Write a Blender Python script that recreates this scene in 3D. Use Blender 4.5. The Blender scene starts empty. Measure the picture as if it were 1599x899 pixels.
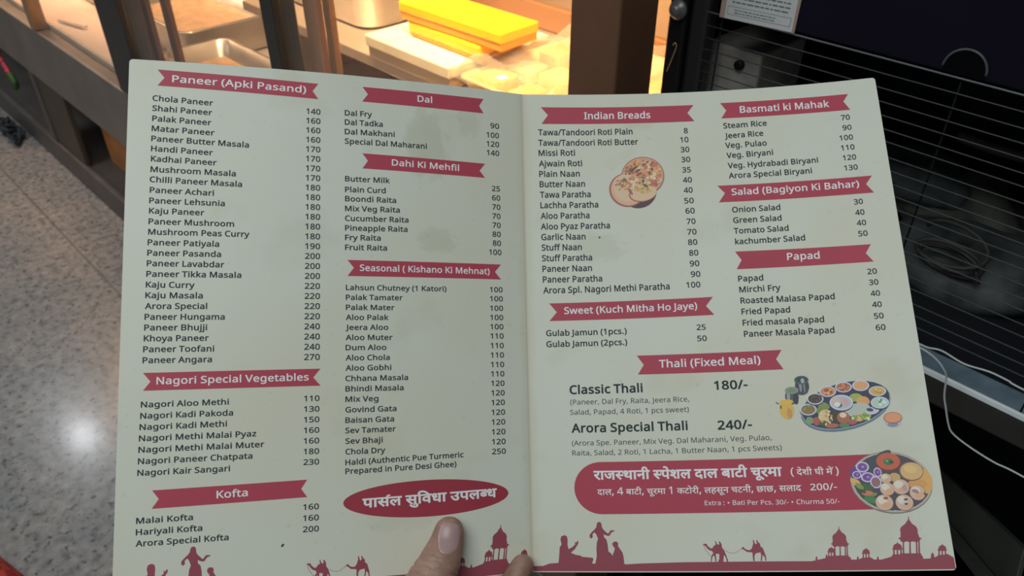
import bpy, bmesh, math, random
import numpy as np
from mathutils import Vector, Matrix, geometry
from mathutils.bvhtree import BVHTree

SC = bpy.context.scene
COL = SC.collection
rnd = random.Random(7)

# ------------------------------------------------------------------ camera
CAM_YAW, CAM_PITCH, CAM_H, FOCAL_PX = math.radians(43.9), math.radians(36.2), 1.4, 1230.0
_c, _s = math.cos(CAM_YAW), math.sin(CAM_YAW)
RIGHT = Vector((_s, _c, 0))
FWD = Vector((-_c * math.cos(CAM_PITCH), _s * math.cos(CAM_PITCH), -math.sin(CAM_PITCH)))
UP = RIGHT.cross(FWD)
CAM_ROT = Matrix((RIGHT, UP, -FWD)).transposed()
cam_data = bpy.data.cameras.new('camera')
cam_data.sensor_width = 36.0
cam_data.lens = 36.0 * FOCAL_PX / 1599.0
cam_data.clip_start = 0.02
cam_data.dof.use_dof = True
cam_data.dof.focus_distance = 0.455
cam_data.dof.aperture_fstop = 18.0
cam = bpy.data.objects.new('camera', cam_data)
cam.matrix_world = Matrix.Translation((0, 0, CAM_H)) @ CAM_ROT.to_4x4()
COL.objects.link(cam)
SC.camera = cam

# ------------------------------------------------------------------ light
SC.view_settings.view_transform = 'Standard'
SC.view_settings.look = 'None'
SC.view_settings.gamma = 1.0
SC.view_settings.use_curve_mapping = False
SC.view_settings.exposure = 0.0
world = bpy.data.worlds.new('world')
SC.world = world
world.use_nodes = True
world.node_tree.nodes['Background'].inputs[0].default_value = (0.82, 0.95, 1.0, 1)
world.node_tree.nodes['Background'].inputs[1].default_value = 0.085


def area(name, loc, target, energy, sx, sy=None, color=(1, 1, 1), shape='RECTANGLE', spread=None):
    d = bpy.data.lights.new(name, 'AREA')
    d.energy = energy
    d.shape = shape
    d.size = sx
    if sy:
        d.size_y = sy
    d.color = color
    if spread:
        d.spread = math.radians(spread)
    o = bpy.data.objects.new(name, d)
    o.location = loc
    o.rotation_euler = (Vector(target) - Vector(loc)).to_track_quat('-Z', 'Y').to_euler()
    COL.objects.link(o)
    return o


area('ceiling_panel_light', (0.05, -0.65, 2.75), (-0.1, -0.35, 0), 19.5, 1.2, 1.2, (0.93, 1.0, 1.0))
area('ceiling_panel_light', (-2.6, -0.9, 2.75), (-2.6, -0.9, 0), 24, 1.2, 0.6, (0.95, 1.0, 1.0))
area('ceiling_downlight', (-4.74, 0.489, 2.6), (-3.6, 0.4, 0), 7.0, 0.17, color=(0.92, 0.96, 1.0), shape='DISK')
area('display_case_light', (-1.12, 0.86, 1.40), (-1.12, 1.27, 0.6), 17, 1.1, 0.10, (1.0, 0.66, 0.34), spread=100)
area('display_case_light', (-2.35, 0.88, 1.40), (-2.35, 1.27, 0.6), 10, 1.2, 0.10, (1.0, 0.62, 0.34), spread=100)
area('display_case_light', (-3.6, 0.88, 1.40), (-3.3, 1.25, 0.6), 16, 1.0, 0.10, (1.0, 0.62, 0.36), spread=100)


# ------------------------------------------------------------------ materials
def lin(c):
    return tuple(((v / 255) / 12.92 if v / 255 <= 0.04045 else ((v / 255 + 0.055) / 1.055) ** 2.4) for v in c)


def mat(name, color, rough=0.5, metal=0.0, noise=0.0, nscale=30.0, spec=0.5, bump=0.0):
    """principled material; colour varied a little by a noise texture"""
    m = bpy.data.materials.new(name)
    m.use_nodes = True
    nt = m.node_tree
    b = nt.nodes['Principled BSDF']
    b.inputs['Base Color'].default_value = (*color, 1)
    b.inputs['Roughness'].default_value = rough
    b.inputs['Metallic'].default_value = metal
    b.inputs['Specular IOR Level'].default_value = spec
    if noise or bump:
        tc = nt.nodes.new('ShaderNodeTexCoord')
        n = nt.nodes.new('ShaderNodeTexNoise')
        n.inputs['Scale'].default_value = nscale
        n.inputs['Detail'].default_value = 4
        nt.links.new(tc.outputs['Object'], n.inputs['Vector'])
        if noise:
            r = nt.nodes.new('ShaderNodeValToRGB')
            r.color_ramp.elements[0].position = 0.3
            r.color_ramp.elements[1].position = 0.7
            r.color_ramp.elements[0].color = (*[v * (1 - noise) for v in color], 1)
            r.color_ramp.elements[1].color = (*[min(1, v * (1 + noise)) for v in color], 1)
            nt.links.new(n.outputs['Fac'], r.inputs['Fac'])
            nt.links.new(r.outputs['Color'], b.inputs['Base Color'])
        if bump:
            bp = nt.nodes.new('ShaderNodeBump')
            bp.inputs['Strength'].default_value = bump
            bp.inputs['Distance'].default_value = 0.002
            nt.links.new(n.outputs['Fac'], bp.inputs['Height'])
            nt.links.new(bp.outputs['Normal'], b.inputs['Normal'])
    return m


def glass_mat(name, tint=(1, 1, 1), refl=1.0, haze=0.0):
    """clear sheet: see-through mixed with a mirror coat by fresnel"""
    m = bpy.data.materials.new(name)
    m.use_nodes = True
    nt = m.node_tree
    nt.nodes.remove(nt.nodes['Principled BSDF'])
    out = nt.nodes['Material Output']
    tr = nt.nodes.new('ShaderNodeBsdfTransparent')
    tr.inputs[0].default_value = (*tint, 1)
    gl = nt.nodes.new('ShaderNodeBsdfGlossy')
    gl.inputs['Roughness'].default_value = 0.05
    gl.inputs['Color'].default_value = (refl, refl, refl, 1)
    lw = nt.nodes.new('ShaderNodeLayerWeight')
    lw.inputs[0].default_value = 0.5
    pw = nt.nodes.new('ShaderNodeMath')
    pw.operation = 'POWER'
    pw.inputs[1].default_value = 4.0
    nt.links.new(lw.outputs['Facing'], pw.inputs[0])
    fr = nt.nodes.new('ShaderNodeMath')
    fr.operation = 'MULTIPLY_ADD'
    fr.inputs[1].default_value = 0.45
    fr.inputs[2].default_value = 0.03
    nt.links.new(pw.outputs[0], fr.inputs[0])
    mx = nt.nodes.new('ShaderNodeMixShader')
    nt.links.new(fr.outputs[0], mx.inputs[0])
    nt.links.new(tr.outputs[0], mx.inputs[1])
    nt.links.new(gl.outputs[0], mx.inputs[2])
    last = mx
    if haze:
        df = nt.nodes.new('ShaderNodeBsdfDiffuse')
        df.inputs[0].default_value = (0.8, 0.78, 0.74, 1)
        m2 = nt.nodes.new('ShaderNodeMixShader')
        m2.inputs[0].default_value = haze
        nt.links.new(mx.outputs[0], m2.inputs[1])
        nt.links.new(df.outputs[0], m2.inputs[2])
        last = m2
    nt.links.new(last.outputs[0], out.inputs[0])
    return m


# ------------------------------------------------------------------ mesh helpers
def obj(name, bm, m=None, parent=None, smooth=False, mats=None):
    me = bpy.data.meshes.new(name)
    bm.to_mesh(me)
    bm.free()
    for mm in (mats or [m]):
        me.materials.append(mm)
    if smooth:
        for p in me.polygons:
            p.use_smooth = True
    o = bpy.data.objects.new(name, me)
    COL.objects.link(o)
    if parent:
        o.parent = parent
    return o


def tag(o, label=None, cat=None, group=None, kind=None):
    if label:
        o['label'] = label
    if cat:
        o['category'] = cat
    if group:
        o['group'] = group
    if kind:
        o['kind'] = kind
    return o


def thing(name, loc, label, cat, group=None):
    o = bpy.data.objects.new(name, None)
    o.empty_display_size = 0.05
    o.location = loc
    COL.objects.link(o)
    return tag(o, label, cat, group)


def box(bm, x0, x1, y0, y1, z0, z1, bev=0.0, seg=2, org=(0, 0, 0)):
    r = bmesh.ops.create_cube(bm, size=1)
    vs = r['verts']
    for v in vs:
        v.co = Vector((x0 + (v.co.x + .5) * (x1 - x0) - org[0], y0 + (v.co.y + .5) * (y1 - y0) - org[1], z0 + (v.co.z + .5) * (z1 - z0) - org[2]))
    if bev:
        es = list({e for v in vs for e in v.link_edges})
        bmesh.ops.bevel(bm, geom=es, offset=bev, segments=seg, affect='EDGES', profile=0.5)
    return bm


def tube(bm, pts, r, n=10, closed=False, cap=True):
    pts = [Vector(p) for p in pts]
    rings = []
    N = len(pts)
    ref = None
    for i, p in enumerate(pts):
        a = pts[(i + 1) % N] if (closed or i < N - 1) else p
        b = pts[(i - 1) % N] if (closed or i > 0) else p
        t = (a - b).normalized()
        if ref is None:
            ref = t.orthogonal().normalized()
        ref = (ref - t * ref.dot(t)).normalized()
        bi = t.cross(ref)
        rr = r[i] if isinstance(r, (list, tuple)) else r
        rings.append([bm.verts.new(p + (ref * math.cos(2 * math.pi * k / n) + bi * math.sin(2 * math.pi * k / n)) * rr) for k in range(n)])
    for i in range(N if closed else N - 1):
        A, B = rings[i], rings[(i + 1) % N]
        for k in range(n):
            bm.faces.new((A[k], A[(k + 1) % n], B[(k + 1) % n], B[k]))
    if cap and not closed:
        bm.faces.new(rings[0][::-1])
        bm.faces.new(rings[-1])
    return bm


def spline(pts, k=6):
    """catmull-rom through the points"""
    P = [Vector(p) for p in pts]
    P = [P[0] * 2 - P[1]] + P + [P[-1] * 2 - P[-2]]
    out = []
    for i in range(1, len(P) - 2):
        for j in range(k):
            t = j / k
            a, b, c, d = P[i - 1], P[i], P[i + 1], P[i + 2]
            out.append(0.5 * ((2 * b) + (c - a) * t + (2 * a - 5 * b + 4 * c - d) * t * t + (3 * b - a - 3 * c + d) * t ** 3))
    out.append(P[-2])
    return out


def lathe(bm, prof, n=24, org=(0, 0, 0)):
    """profile [(r, z)] turned about the z axis"""
    rings = []
    for r, z in prof:
        rings.append([bm.verts.new(Vector(org) + Vector((r * math.cos(2 * math.pi * k / n), r * math.sin(2 * math.pi * k / n), z))) for k in range(n)])
    for A, B in zip(rings, rings[1:]):
        for k in range(n):
            bm.faces.new((A[k], A[(k + 1) % n], B[(k + 1) % n], B[k]))
    bm.faces.new(rings[0][::-1])
    bm.faces.new(rings[-1])
    return bm


def open_pan(bm, x0, x1, y0, y1, z0, z1, r=0.03, t=0.003, taper=0.0, rim=0.012, org=(0, 0, 0)):
    """steel pan with rounded corners, an outer wall, a rolled rim and an inner well"""
    def ring(i, z, inset):
        out = []
        rr = max(r - inset * 0.5, 0.004)
        ax0, ax1, ay0, ay1 = x0 + inset, x1 - inset, y0 + inset, y1 - inset
        for cx, cy, a0 in ((ax1 - rr, ay1 - rr, 0), (ax0 + rr, ay1 - rr, 90), (ax0 + rr, ay0 + rr, 180), (ax1 - rr, ay0 + rr, 270)):
            for k in range(6):
                a = math.radians(a0 + 90 * k / 5)
                out.append(bm.verts.new((cx + rr * math.cos(a) - org[0], cy + rr * math.sin(a) - org[1], z - org[2])))
        return out
    rs = [ring(0, z0, taper + 0.008), ring(0, z0 + 0.008, taper), ring(0, z1 - 0.004, 0), ring(0, z1 - 0.004, -rim), ring(0, z1, -rim), ring(0, z1, t), ring(0, z0 + 0.012, taper + t), ring(0, z0 + t, taper + t + 0.008)]
    for A, B in zip(rs, rs[1:]):
        n = len(A)
        for k in range(n):
            bm.faces.new((A[k], A[(k + 1) % n], B[(k + 1) % n], B[k]))
    bm.faces.new(rs[0][::-1])
    bm.faces.new(rs[-1])
    return bm


M_STEEL = mat('brushed_steel', (0.62, 0.60, 0.57), 0.34, 0.85, 0.12, 14)
M_FRAME = mat('dark_metal_frame', lin((86, 82, 78)), 0.42, 0.55, 0.12, 9)
M_FRAME2 = mat('dark_bronze_frame', lin((134, 96, 74)), 0.45, 0.4, 0.12, 9)
M_TAN = mat('tan_anodised_frame', lin((190, 148, 110)), 0.4, 0.4, 0.1, 12)
M_BLACK = mat('black_enamel', (0.0062, 0.0046, 0.0135), 0.5, 0, 0.2, 12, 0.18)
M_BLACK2 = mat('black_plastic', (0.008, 0.008, 0.009), 0.5, 0, 0.4, 20, 0.3)
M_WIRE = mat('grey_coated_wire', (0.06, 0.063, 0.07), 0.45, 0.2)

# ------------------------------------------------------------------ floor
bm = bmesh.new()
bmesh.ops.create_grid(bm, x_segments=1, y_segments=1, size=7)
floor_m = bpy.data.materials.new('speckled_granite')
floor_m.use_nodes = True
nt = floor_m.node_tree
B = nt.nodes['Principled BSDF']
B.inputs['Roughness'].default_value = 0.27
B.inputs['Coat Weight'].default_value = 0.22
B.inputs['Coat Roughness'].default_value = 0.13
B.inputs['Specular IOR Level'].default_value = 0.5
tc = nt.nodes.new('ShaderNodeTexCoord')


def noise_ramp(nt, tc, scale, stops, detail=3.0, out='Object', rough=0.6):
    n = nt.nodes.new('ShaderNodeTexNoise')
    n.inputs['Scale'].default_value = scale
    n.inputs['Detail'].default_value = detail
    n.inputs['Roughness'].default_value = rough
    nt.links.new(tc.outputs[out], n.inputs['Vector'])
    r = nt.nodes.new('ShaderNodeValToRGB')
    el = r.color_ramp.elements
    for i, (p, c) in enumerate(stops):
        e = el[i] if i < 2 else el.new(p)
        e.position = p
        e.color = (*c, 1)
    nt.links.new(n.outputs['Fac'], r.inputs['Fac'])
    return r.outputs['Color']


def mixrgb(nt, fac, a, b, mode='MIX'):
    x = nt.nodes.new('ShaderNodeMix')
    x.data_type = 'RGBA'
    x.blend_type = mode
    for i, v in ((0, fac), (6, a), (7, b)):
        if hasattr(v, 'is_linked') or hasattr(v, 'links'):
            nt.links.new(v, x.inputs[i])
        else:
            x.inputs[i].default_value = v
    return x.outputs[2]


g1 = noise_ramp(nt, tc, 42, [(0.34, (0.20, 0.195, 0.19)), (0.46, (0.31, 0.30, 0.288)), (0.58, (0.375, 0.358, 0.342)), (0.70, (0.47, 0.435, 0.415))], 5)
g2 = noise_ramp(nt, tc, 62, [(0.31, (0.24, 0.23, 0.24)), (0.43, (1, 1, 1))], 2)
g3 = noise_ramp(nt, tc, 5, [(0.35, (0.86, 0.88, 0.9)), (0.65, (1.06, 1.0, 0.98))], 2)
gc = mixrgb(nt, 1.0, mixrgb(nt, 0.95, g1, g2, 'MULTIPLY'), g3, 'MULTIPLY')
sep = nt.nodes.new('ShaderNodeSeparateXYZ')
nt.links.new(tc.outputs['Object'], sep.inputs[0])
d1 = nt.nodes.new('ShaderNodeMath'); d1.operation = 'SUBTRACT'; d1.inputs[1].default_value = 0.462
d2 = nt.nodes.new('ShaderNodeMath'); d2.operation = 'ABSOLUTE'
d3 = nt.nodes.new('ShaderNodeMath'); d3.operation = 'LESS_THAN'; d3.inputs[1].default_value = 0.004
nt.links.new(sep.outputs[1], d1.inputs[0]); nt.links.new(d1.outputs[0], d2.inputs[0]); nt.links.new(d2.outputs[0], d3.inputs[0])
jf = nt.nodes.new('ShaderNodeMath'); jf.operation = 'MULTIPLY'; jf.inputs[1].default_value = 0.6
nt.links.new(d3.outputs[0], jf.inputs[0])
nt.links.new(mixrgb(nt, jf.outputs[0], gc, (0.14, 0.13, 0.13, 1)), B.inputs['Base Color'])
fl = obj('floor', bm, floor_m)
tag(fl, 'grey speckled granite floor', 'floor', kind='structure')

# ------------------------------------------------------------------ display counter
N0 = 0.64
XE = -0.505
counter = thing('display_counter', (-2.4, N0, 0), 'lit glass display counter with dark metal frame along the floor edge', 'counter')
CO = (-2.4, N0, 0)


def cpart(name, dims, m, bev=0.003, lab=None, parent=counter):
    o = obj(name, box(bmesh.new(), *dims, bev=bev, org=CO), m, parent)
    if lab:
        o['label'] = lab
    return o


M_KICK = mat('grey_brown_kick', lin((112, 105, 100)), 0.5, 0.3, 0.15, 8)
cpart('kick_rail', (-4.6, XE, N0, 0.662, 0.0, 0.10), M_KICK)
cpart('bottom_shelf', (-4.6, XE, 0.664, 1.5, 0.075, 0.092), M_KICK, 0.002)
M_BEAM = mat('worn_grey_beam', lin((142, 131, 122)), 0.45, 0.35, 0.15, 6)
cpart('front_beam', (-4.6, XE, N0, 0.68, 0.375, 0.583), M_BEAM, 0.004)
M_LEG = mat('grey_leg', lin((110, 102, 94)), 0.5, 0.2)
for x in (-4.55, -3.17, -1.55):
    cpart('leg_post', (x, x + 0.045, 0.645, 0.675, 0.10, 0.375), M_LEG)
M_BOARD = mat('olive_brown_board', lin((88, 78, 64)), 0.6, 0, 0.12, 10)
for x in (-4.49, -3.122):
    cpart('support_board', (x, x + 0.27, 0.652, 0.668, 0.10, 0.375), M_BOARD, 0.002)
cpart('inner_board', (-2.84, XE - .02, 0.735, 0.75, 0.093, 0.375), mat('warm_lit_board', lin((196, 128, 78)), 0.5, 0, 0.3, 6), 0.002, 'wooden board with warm light put into its orange-brown colour')  # strong orange stands in for warm light leaking onto the board
cpart('inner_board', (-4.5, -2.86, 1.0, 1.015, 0.093, 0.375), M_BOARD, 0.002)
M_DECK = mat('pale_steel_deck', (0.72, 0.66, 0.60), 0.38, 0.15, 0.1, 7)
cpart('deck', (-4.6, XE - .003, 0.684, 1.52, 0.575, 0.598), M_DECK, 0.002)
cpart('back_panel', (-4.6, XE - .003, 1.52, 1.545, 0.1, 1.46), mat('warm_back_panel', (0.50, 0.36, 0.26), 0.5, 0, 0.1, 5), 0.002)
cpart('back_rail', (-1.97, XE - .02, 1.325, 1.345, 0.801, 0.859), mat('brown_back_rail', lin((150, 110, 80)), 0.5), 0.004)
cpart('roof_panel', (-4.6, XE, N0, 1.545, 1.46, 1.50), M_FRAME, 0.004)
M_SHELF = mat('inner_shelf_steel', (0.60, 0.52, 0.44), 0.36, 0.5, 0.1, 8)
cpart('inner_shelf', (-1.98, XE - .004, 0.937, 1.465, 0.775, 0.80), M_SHELF, 0.003)
cpart('shelf_support', (-1.90, -1.88, 0.95, 1.45, 0.60, 0.774), M_SHELF, 0.002)
cpart('shelf_support', (-0.60, -0.58, 0.95, 1.45, 0.60, 0.774), M_SHELF, 0.002)
# uprights
cpart('upright', (-2.885, -2.835, N0, 0.68, 0.585, 1.46), M_TAN, 0.003, 'thin tan upright')
cpart('upright', (-2.172, -2.012, N0, 0.69, 0.585, 1.46), M_FRAME, 0.003, 'wide dark grey upright')
cpart('upright', (-1.289, -1.246, N0, 0.685, 0.585, 1.46), M_FRAME, 0.003)
cpart('upright', (-0.573, XE, N0 - .002, 0.703, 0.0, 1.462), M_FRAME2, 0.003, 'dark bronze end upright')
for x, y, w, m in ((-2.10, 0.705, .035, M_TAN), (-2.055, 0.71, .03, M_FRAME2), (-1.955, 0.72, .035, M_FRAME2), (-1.232, 0.69, .042, mat('pale_pink_frame', lin((226, 176, 140)), 0.4, 0.2)), (-1.185, 0.70, .018, M_TAN)):
    cpart('door_stile', (x, x + w, y, y + .014, 0.60, 1.44), m, 0.002)
M_GLASS = glass_mat('case_glass', (0.97, 0.95, 0.92), 1.0, 0.03)
for x0, x1 in ((-4.6, -2.887), (-2.833, -2.174), (-2.010, -1.291), (-1.244, -0.575)):
    cpart('glass_pane', (x0, x1, 0.652, 0.657, 0.584, 1.459), M_GLASS, 0)
cpart('glass_pane', (XE - .006, XE - .001, 0.705, 1.515, 0.60, 1.459), M_GLASS, 0)
for x0, x1 in ((-1.67, -.58), (-2.95, -1.75), (-4.1, -3.1)):
    cpart('lamp_housing', (x0, x1, 0.80, 0.94, 1.41, 1.458), M_FRAME, 0.004)

# ------------------------------------------------------------------ goods inside the counter
t = thing('steel_tub', (-1.72, 1.16, 0.80), 'big round-cornered steel tub on the shelf left of the white carton', 'tub')
O = (-1.72, 1.16, 0.80)
obj('tub_body', open_pan(bmesh.new(), -1.92, -1.525, 1.005, 1.33, 0.801, 1.06, 0.06, 0.003, 0.012, 0.012, O), M_STEEL, t, True)
bm = bmesh.new()
box(bm, -1.90, -1.545, 1.02, 1.315, 0.99, 1.005, 0.006, org=O)
obj('sweet_filling', bm, mat('cream_sweet', (0.85, 0.68, 0.42), 0.6, 0, 0.15, 30), t)

M_CARTON = mat('cream_carton', (0.86, 0.80, 0.62), 0.5, 0, 0.06, 12)
t = thing('carton', (-1.275, 1.06, 0.80), 'flat white carton lying under the two yellow boxes', 'box')
O = (-1.275, 1.06, 0.80)
obj('carton_base', box(bmesh.new(), -1.408, -1.142, 0.93, 1.20, 0.801, 0.838, 0.002, org=O), mat('tan_carton_side', (0.60, 0.46, 0.32), 0.5), t)
obj('lid', box(bmesh.new(), -1.412, -1.138, 0.926, 1.204, 0.826, 0.85, 0.003, org=O), M_CARTON, t)
obj('flap', box(bmesh.new(), -1.408, -1.335, 0.93, 1.20, 0.8502, 0.8515, 0.0005, org=O), M_CARTON, t)
M_YEL = mat('yellow_card', (0.90, 0.52, 0.012), 0.3, 0, 0.06, 8)
M_ORG = mat('orange_card', (0.72, 0.31, 0.02), 0.45, 0, 0.06, 8)
for nm, lab, (x0, x1, y0, y1, z0, z1), a in (('yellow_box', 'lower yellow sweet box lying on the white carton', (-1.335, -1.115, 0.985, 1.10, 0.852, 0.882), 0.0), ('yellow_box', 'upper yellow sweet box with glossy lid on top of the other', (-1.36, -1.06, 0.985, 1.09, 0.883, 0.92), 0.03)):
    O = ((x0 + x1) / 2, (y0 + y1) / 2, z0)
    t = thing(nm, O, lab, 'box', 'yellow sweet boxes')
    t.rotation_euler.z = a
    obj('box_base', box(bmesh.new(), x0 + .002, x1 - .002, y0 + .002, y1 - .002, z0 + .0003, z1 - .012, 0.003, org=O), M_ORG, t)
    obj('lid', box(bmesh.new(), x0, x1, y0, y1, z1 - .022, z1, 0.004, org=O), M_YEL, t)

# open tray of sweets under crinkled film
t = thing('sweet_tray', (-0.86, 1.10, 0.80), 'shallow tray of yellow sweets beside the bronze end upright', 'tray')
O = (-0.86, 1.10, 0.80)
obj('tray_body', open_pan(bmesh.new(), -1.125, -0.60, 0.945, 1.30, 0.801, 0.835, 0.02, 0.003, 0.006, 0.006, O), mat('card_tray', (0.85, 0.66, 0.40), 0.45, 0.1), t, True)
M_SW = [mat('yellow_sweet', (0.93, 0.66, 0.20), 0.5, 0, 0.15, 60, bump=0.4), mat('pale_sweet', (0.92, 0.78, 0.46), 0.5, 0, 0.12, 60, bump=0.4), mat('orange_sweet', (0.86, 0.48, 0.12), 0.5, 0, 0.2, 60, bump=0.4)]
k = 0
for iy in range(4):
    for ix in range(6):
        x = -1.070 + ix * 0.083 + rnd.uniform(-.004, .004)
        y = 0.995 + iy * 0.084 + rnd.uniform(-.004, .004)
        h = rnd.uniform(.026, .042)
        o = obj('sweet', box(bmesh.new(), -.030, .030, -.031, .031, 0, h, 0.007, 3), M_SW[(ix * 2 + iy) % 3], None, True)
        o.location = (x, y, 0.8045)
        o.rotation_euler.z = rnd.uniform(-.1, .1)
        tag(o, 'block of yellow milk sweet in the tray by the bronze upright', 'sweet', 'yellow sweets in the tray')
bm = bmesh.new()
nx, ny = 46, 34
gv = {}
for i in range(nx + 1):
    for j in range(ny + 1):
        u, v = i / nx, j / ny
        x = -1.135 + u * 0.53
        y = 0.928 + v * 0.38
        e = min(u, 1 - u, v, 1 - v)
        z = 0.838 + 0.030 * min(1, e * 20) + 0.010 * math.sin(23 * u + 9 * v) * math.sin(17 * v - 6 * u) + rnd.uniform(-.0025, .0025)
        gv[i, j] = bm.verts.new((x, y, z))
for i in range(nx):
    for j in range(ny):
        bm.faces.new((gv[i, j], gv[i + 1, j], gv[i + 1, j + 1], gv[i, j + 1]))
o = obj('plastic_film', bm, glass_mat('crinkled_film', (0.98, 0.97, 0.93), 1.0, 0.11), None, False)
o.modifiers.new('thick', 'SOLIDIFY').thickness = 0.0006
tag(o, 'crinkled clear plastic film laid over the tray of yellow sweets', 'film')

# left bay pans
for lab, (x0, x1, y0, y1, z1), fill in (('steel pan at the left end of the lit bay, half full', (-2.62, -2.14, 0.83, 1.12, 0.70), (0.50, 0.34, 0.20)), ('steel pan standing behind the middle glass upright', (-2.09, -1.60, 0.74, 0.92, 0.68), (0.45, 0.30, 0.18)), ('deep steel pan at the back of the lit bay', (-2.60, -2.02, 1.16, 1.45, 0.80), (0.48, 0.36, 0.24))):
    O = ((x0 + x1) / 2, (y0 + y1) / 2, 0.6)
    t = thing('steel_pan', O, lab, 'pan', 'steel pans on the deck')
    obj('pan_body', open_pan(bmesh.new(), x0, x1, y0, y1, 0.599, z1, 0.03, 0.003, 0.01, 0.010, O), M_STEEL, t, True)
    obj('food_filling', box(bmesh.new(), x0 + .02, x1 - .02, y0 + .02, y1 - .02, 0.61, z1 - .04, 0.004, org=O), mat('sweet_filling', fill, 0.5, 0, 0.2, 40), t)
O = (-1.42, 0.80, 0.598)
t = thing('sweet_plate', O, 'flat plate of reddish sweets low behind the glass, left of centre', 'plate')
bm = bmesh.new()
lathe(bm, [(0.02, 0.001), (.075, .001), (.10, .012), (.102, .012), (.078, .004), (0.02, .004)], 28)
obj('plate_body', bm, M_STEEL, t, True)
bm = bmesh.new()
for k in range(9):
    a = k * 0.7
    rr = 0.05 if k else 0
    r = bmesh.ops.create_icosphere(bm, subdivisions=2, radius=0.02)
    bmesh.ops.translate(bm, verts=r['verts'], vec=(rr * math.cos(a), rr * math.sin(a), 0.022))
obj('sweet_balls', bm, mat('reddish_sweet', (0.55, 0.22, 0.10), 0.45, 0, 0.2, 50), t, True)['kind'] = 'stuff'
# far left: paper sheet and bright streak rods on the deck
bm = bmesh.new()
box(bm, -3.45, -2.20, 0.69, 0.815, 0.5984, 0.5995, 0.0003)
tag(obj('paper_sheet', bm, mat('pale_pink_paper', (0.80, 0.66, 0.58), 0.45, 0, 0.06, 5)), 'pale sheet covering the deck in the far left bay', 'paper')
bm = bmesh.new()
tube(bm, [(-2.82, 0.711, 0.606), (-2.69, 0.742, 0.606)], 0.004, 8)
tube(bm, [(-2.82, 0.711, 0.606), (-2.695, 0.752, 0.607)], 0.004, 8)
tag(obj('streak_rods', bm, mat('bright_streak', (0.85, 0.82, 0.75), 0.25, 0.6)), 'thin bright rods standing in for a reflected streak on the pale sheet', 'streak_rods')  # bright rods added in place of a reflected streak
bm = bmesh.new()
box(bm, -3.4, -2.9, 0.86, 1.15, 0.6005, 0.66, 0.01)
tag(obj('sweet_slab', bm, mat('tan_slab', (0.72, 0.55, 0.40), 0.5, 0, 0.12, 14)), 'tan slab of sweets at the far left end of the deck', 'sweet')
# pink and green garland under the beam
bm = bmesh.new()
pts = spline([(-3.56, 0.632, 0.40), (-3.50, 0.630, 0.36), (-3.46, 0.634, 0.315), (-3.41, 0.630, 0.30), (-3.37, 0.634, 0.262)], 8)
tube(bm, pts, [0.008 + 0.004 * math.sin(i * 1.9) for i in range(len(pts))], 9)
bm2 = bmesh.new()
g = thing('garland', (0, 0, 0), 'pink and green garland hanging at the beam in the top left corner', 'garland')
obj('pink_strand', bm, mat('pink_petals', lin((190, 70, 90)), 0.6, 0, 0.3, 60), g, True)
tube(bm2, spline([(-3.38, 0.626, 0.30), (-3.355, 0.628, 0.27), (-3.37, 0.626, 0.24)], 6), [0.011, .014, .012, .014, .01, .013, .012, .011, .012, .013, .012, .01, .006], 8)
obj('green_leaf', bm2, mat('green_leaves', lin((60, 95, 50)), 0.6, 0, 0.3, 60), g, True)
# dark cable heap on the floor
bm = bmesh.new()
pts = [(-3.70 + 0.24 * (i / 60) + 0.05 * math.sin(i * .9), 0.59 + 0.028 * math.cos(i * .7), 0.012 + 0.010 * (1 + math.sin(i * 1.3))) for i in range(61)]
tube(bm, spline(pts, 3), 0.007, 8)
tag(obj('cable_heap', bm, mat('blue_black_cable', (0.02, 0.03, 0.04), 0.5)), 'tangled dark cable on the floor by the kick rail', 'cable')

# ------------------------------------------------------------------ refrigerator (open wire grille over its machine space)
FY = 0.713
fr = thing('refrigerator', (0.2, FY, 0), 'black refrigeration cabinet with an open wire grille, right of the counter', 'refrigerator')
FO = (0.2, FY, 0)


def fpart(name, dims, m, bev=0.002, lab=None, parent=fr):
    o = obj(name, box(bmesh.new(), *dims, bev=bev, org=FO), m, parent)
    if lab:
        o['label'] = lab
    return o


XL, XR = -0.499, 0.95
fpart('front_panel', (XL + .062, XR, FY, 0.735, 1.1535, 1.75), M_BLACK, 0.003)
fpart('side_panel', (XL, XL + 0.012, 0.722, 1.40, 0.02, 1.75), M_BLACK2)
fpart('side_panel', (XR - .012, XR, 0.74, 1.40, 0.02, 1.75), M_BLACK2)
fpart('back_panel', (XL + .013, XR - .013, 1.385, 1.40, 0.02, 1.75), M_BLACK2)
fpart('top_panel', (XL + .013, XR - .013, 0.736, 1.384, 1.735, 1.75), M_BLACK2)
fpart('corner_post', (XL, XL + 0.022, FY, 0.7215, 0.60, 1.75), M_BLACK2, 0.003)
fpart('corner_post', (XL + .0225, XL + 0.0455, FY + .006, 0.740, 0.80, 1.75), mat('charcoal_post', (0.02, 0.019, 0.022), 0.4), 0.005)
fpart('partition', (XL + .013, XR - .013, 0.742, 1.384, 1.19, 1.20), M_BLACK2)
fpart('machine_floor', (XL + .013, XR - .013, 0.755, 1.384, 0.842, 0.852), mat('dark_machine_floor', (0.012, 0.014, 0.018), 0.5))
fpart('machine_back', (XL + .014, XR - .014, 1.12, 1.13, 0.853, 1.189), mat('dark_machine_back', (0.006, 0.008, 0.009), 0.6, 0, .5, 8))
M_BLUE = mat('blue_grey_steel', (0.20, 0.27, 0.335), 0.35, 0.15, 0.25, 40)
fpart('ledge', (XL + .024, XR, 0.716, 0.753, 0.8535, 0.8595), M_BLUE, 0.001, 'blue-grey steel ledge')
fpart('ledge_lip', (XL + .024, XR, FY - .001, 0.7155, 0.8585, 0.8655), mat('bright_lip', (0.86, 0.92, 0.95), 0.3, 0.0), 0.0012, 'bright steel lip')
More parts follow.
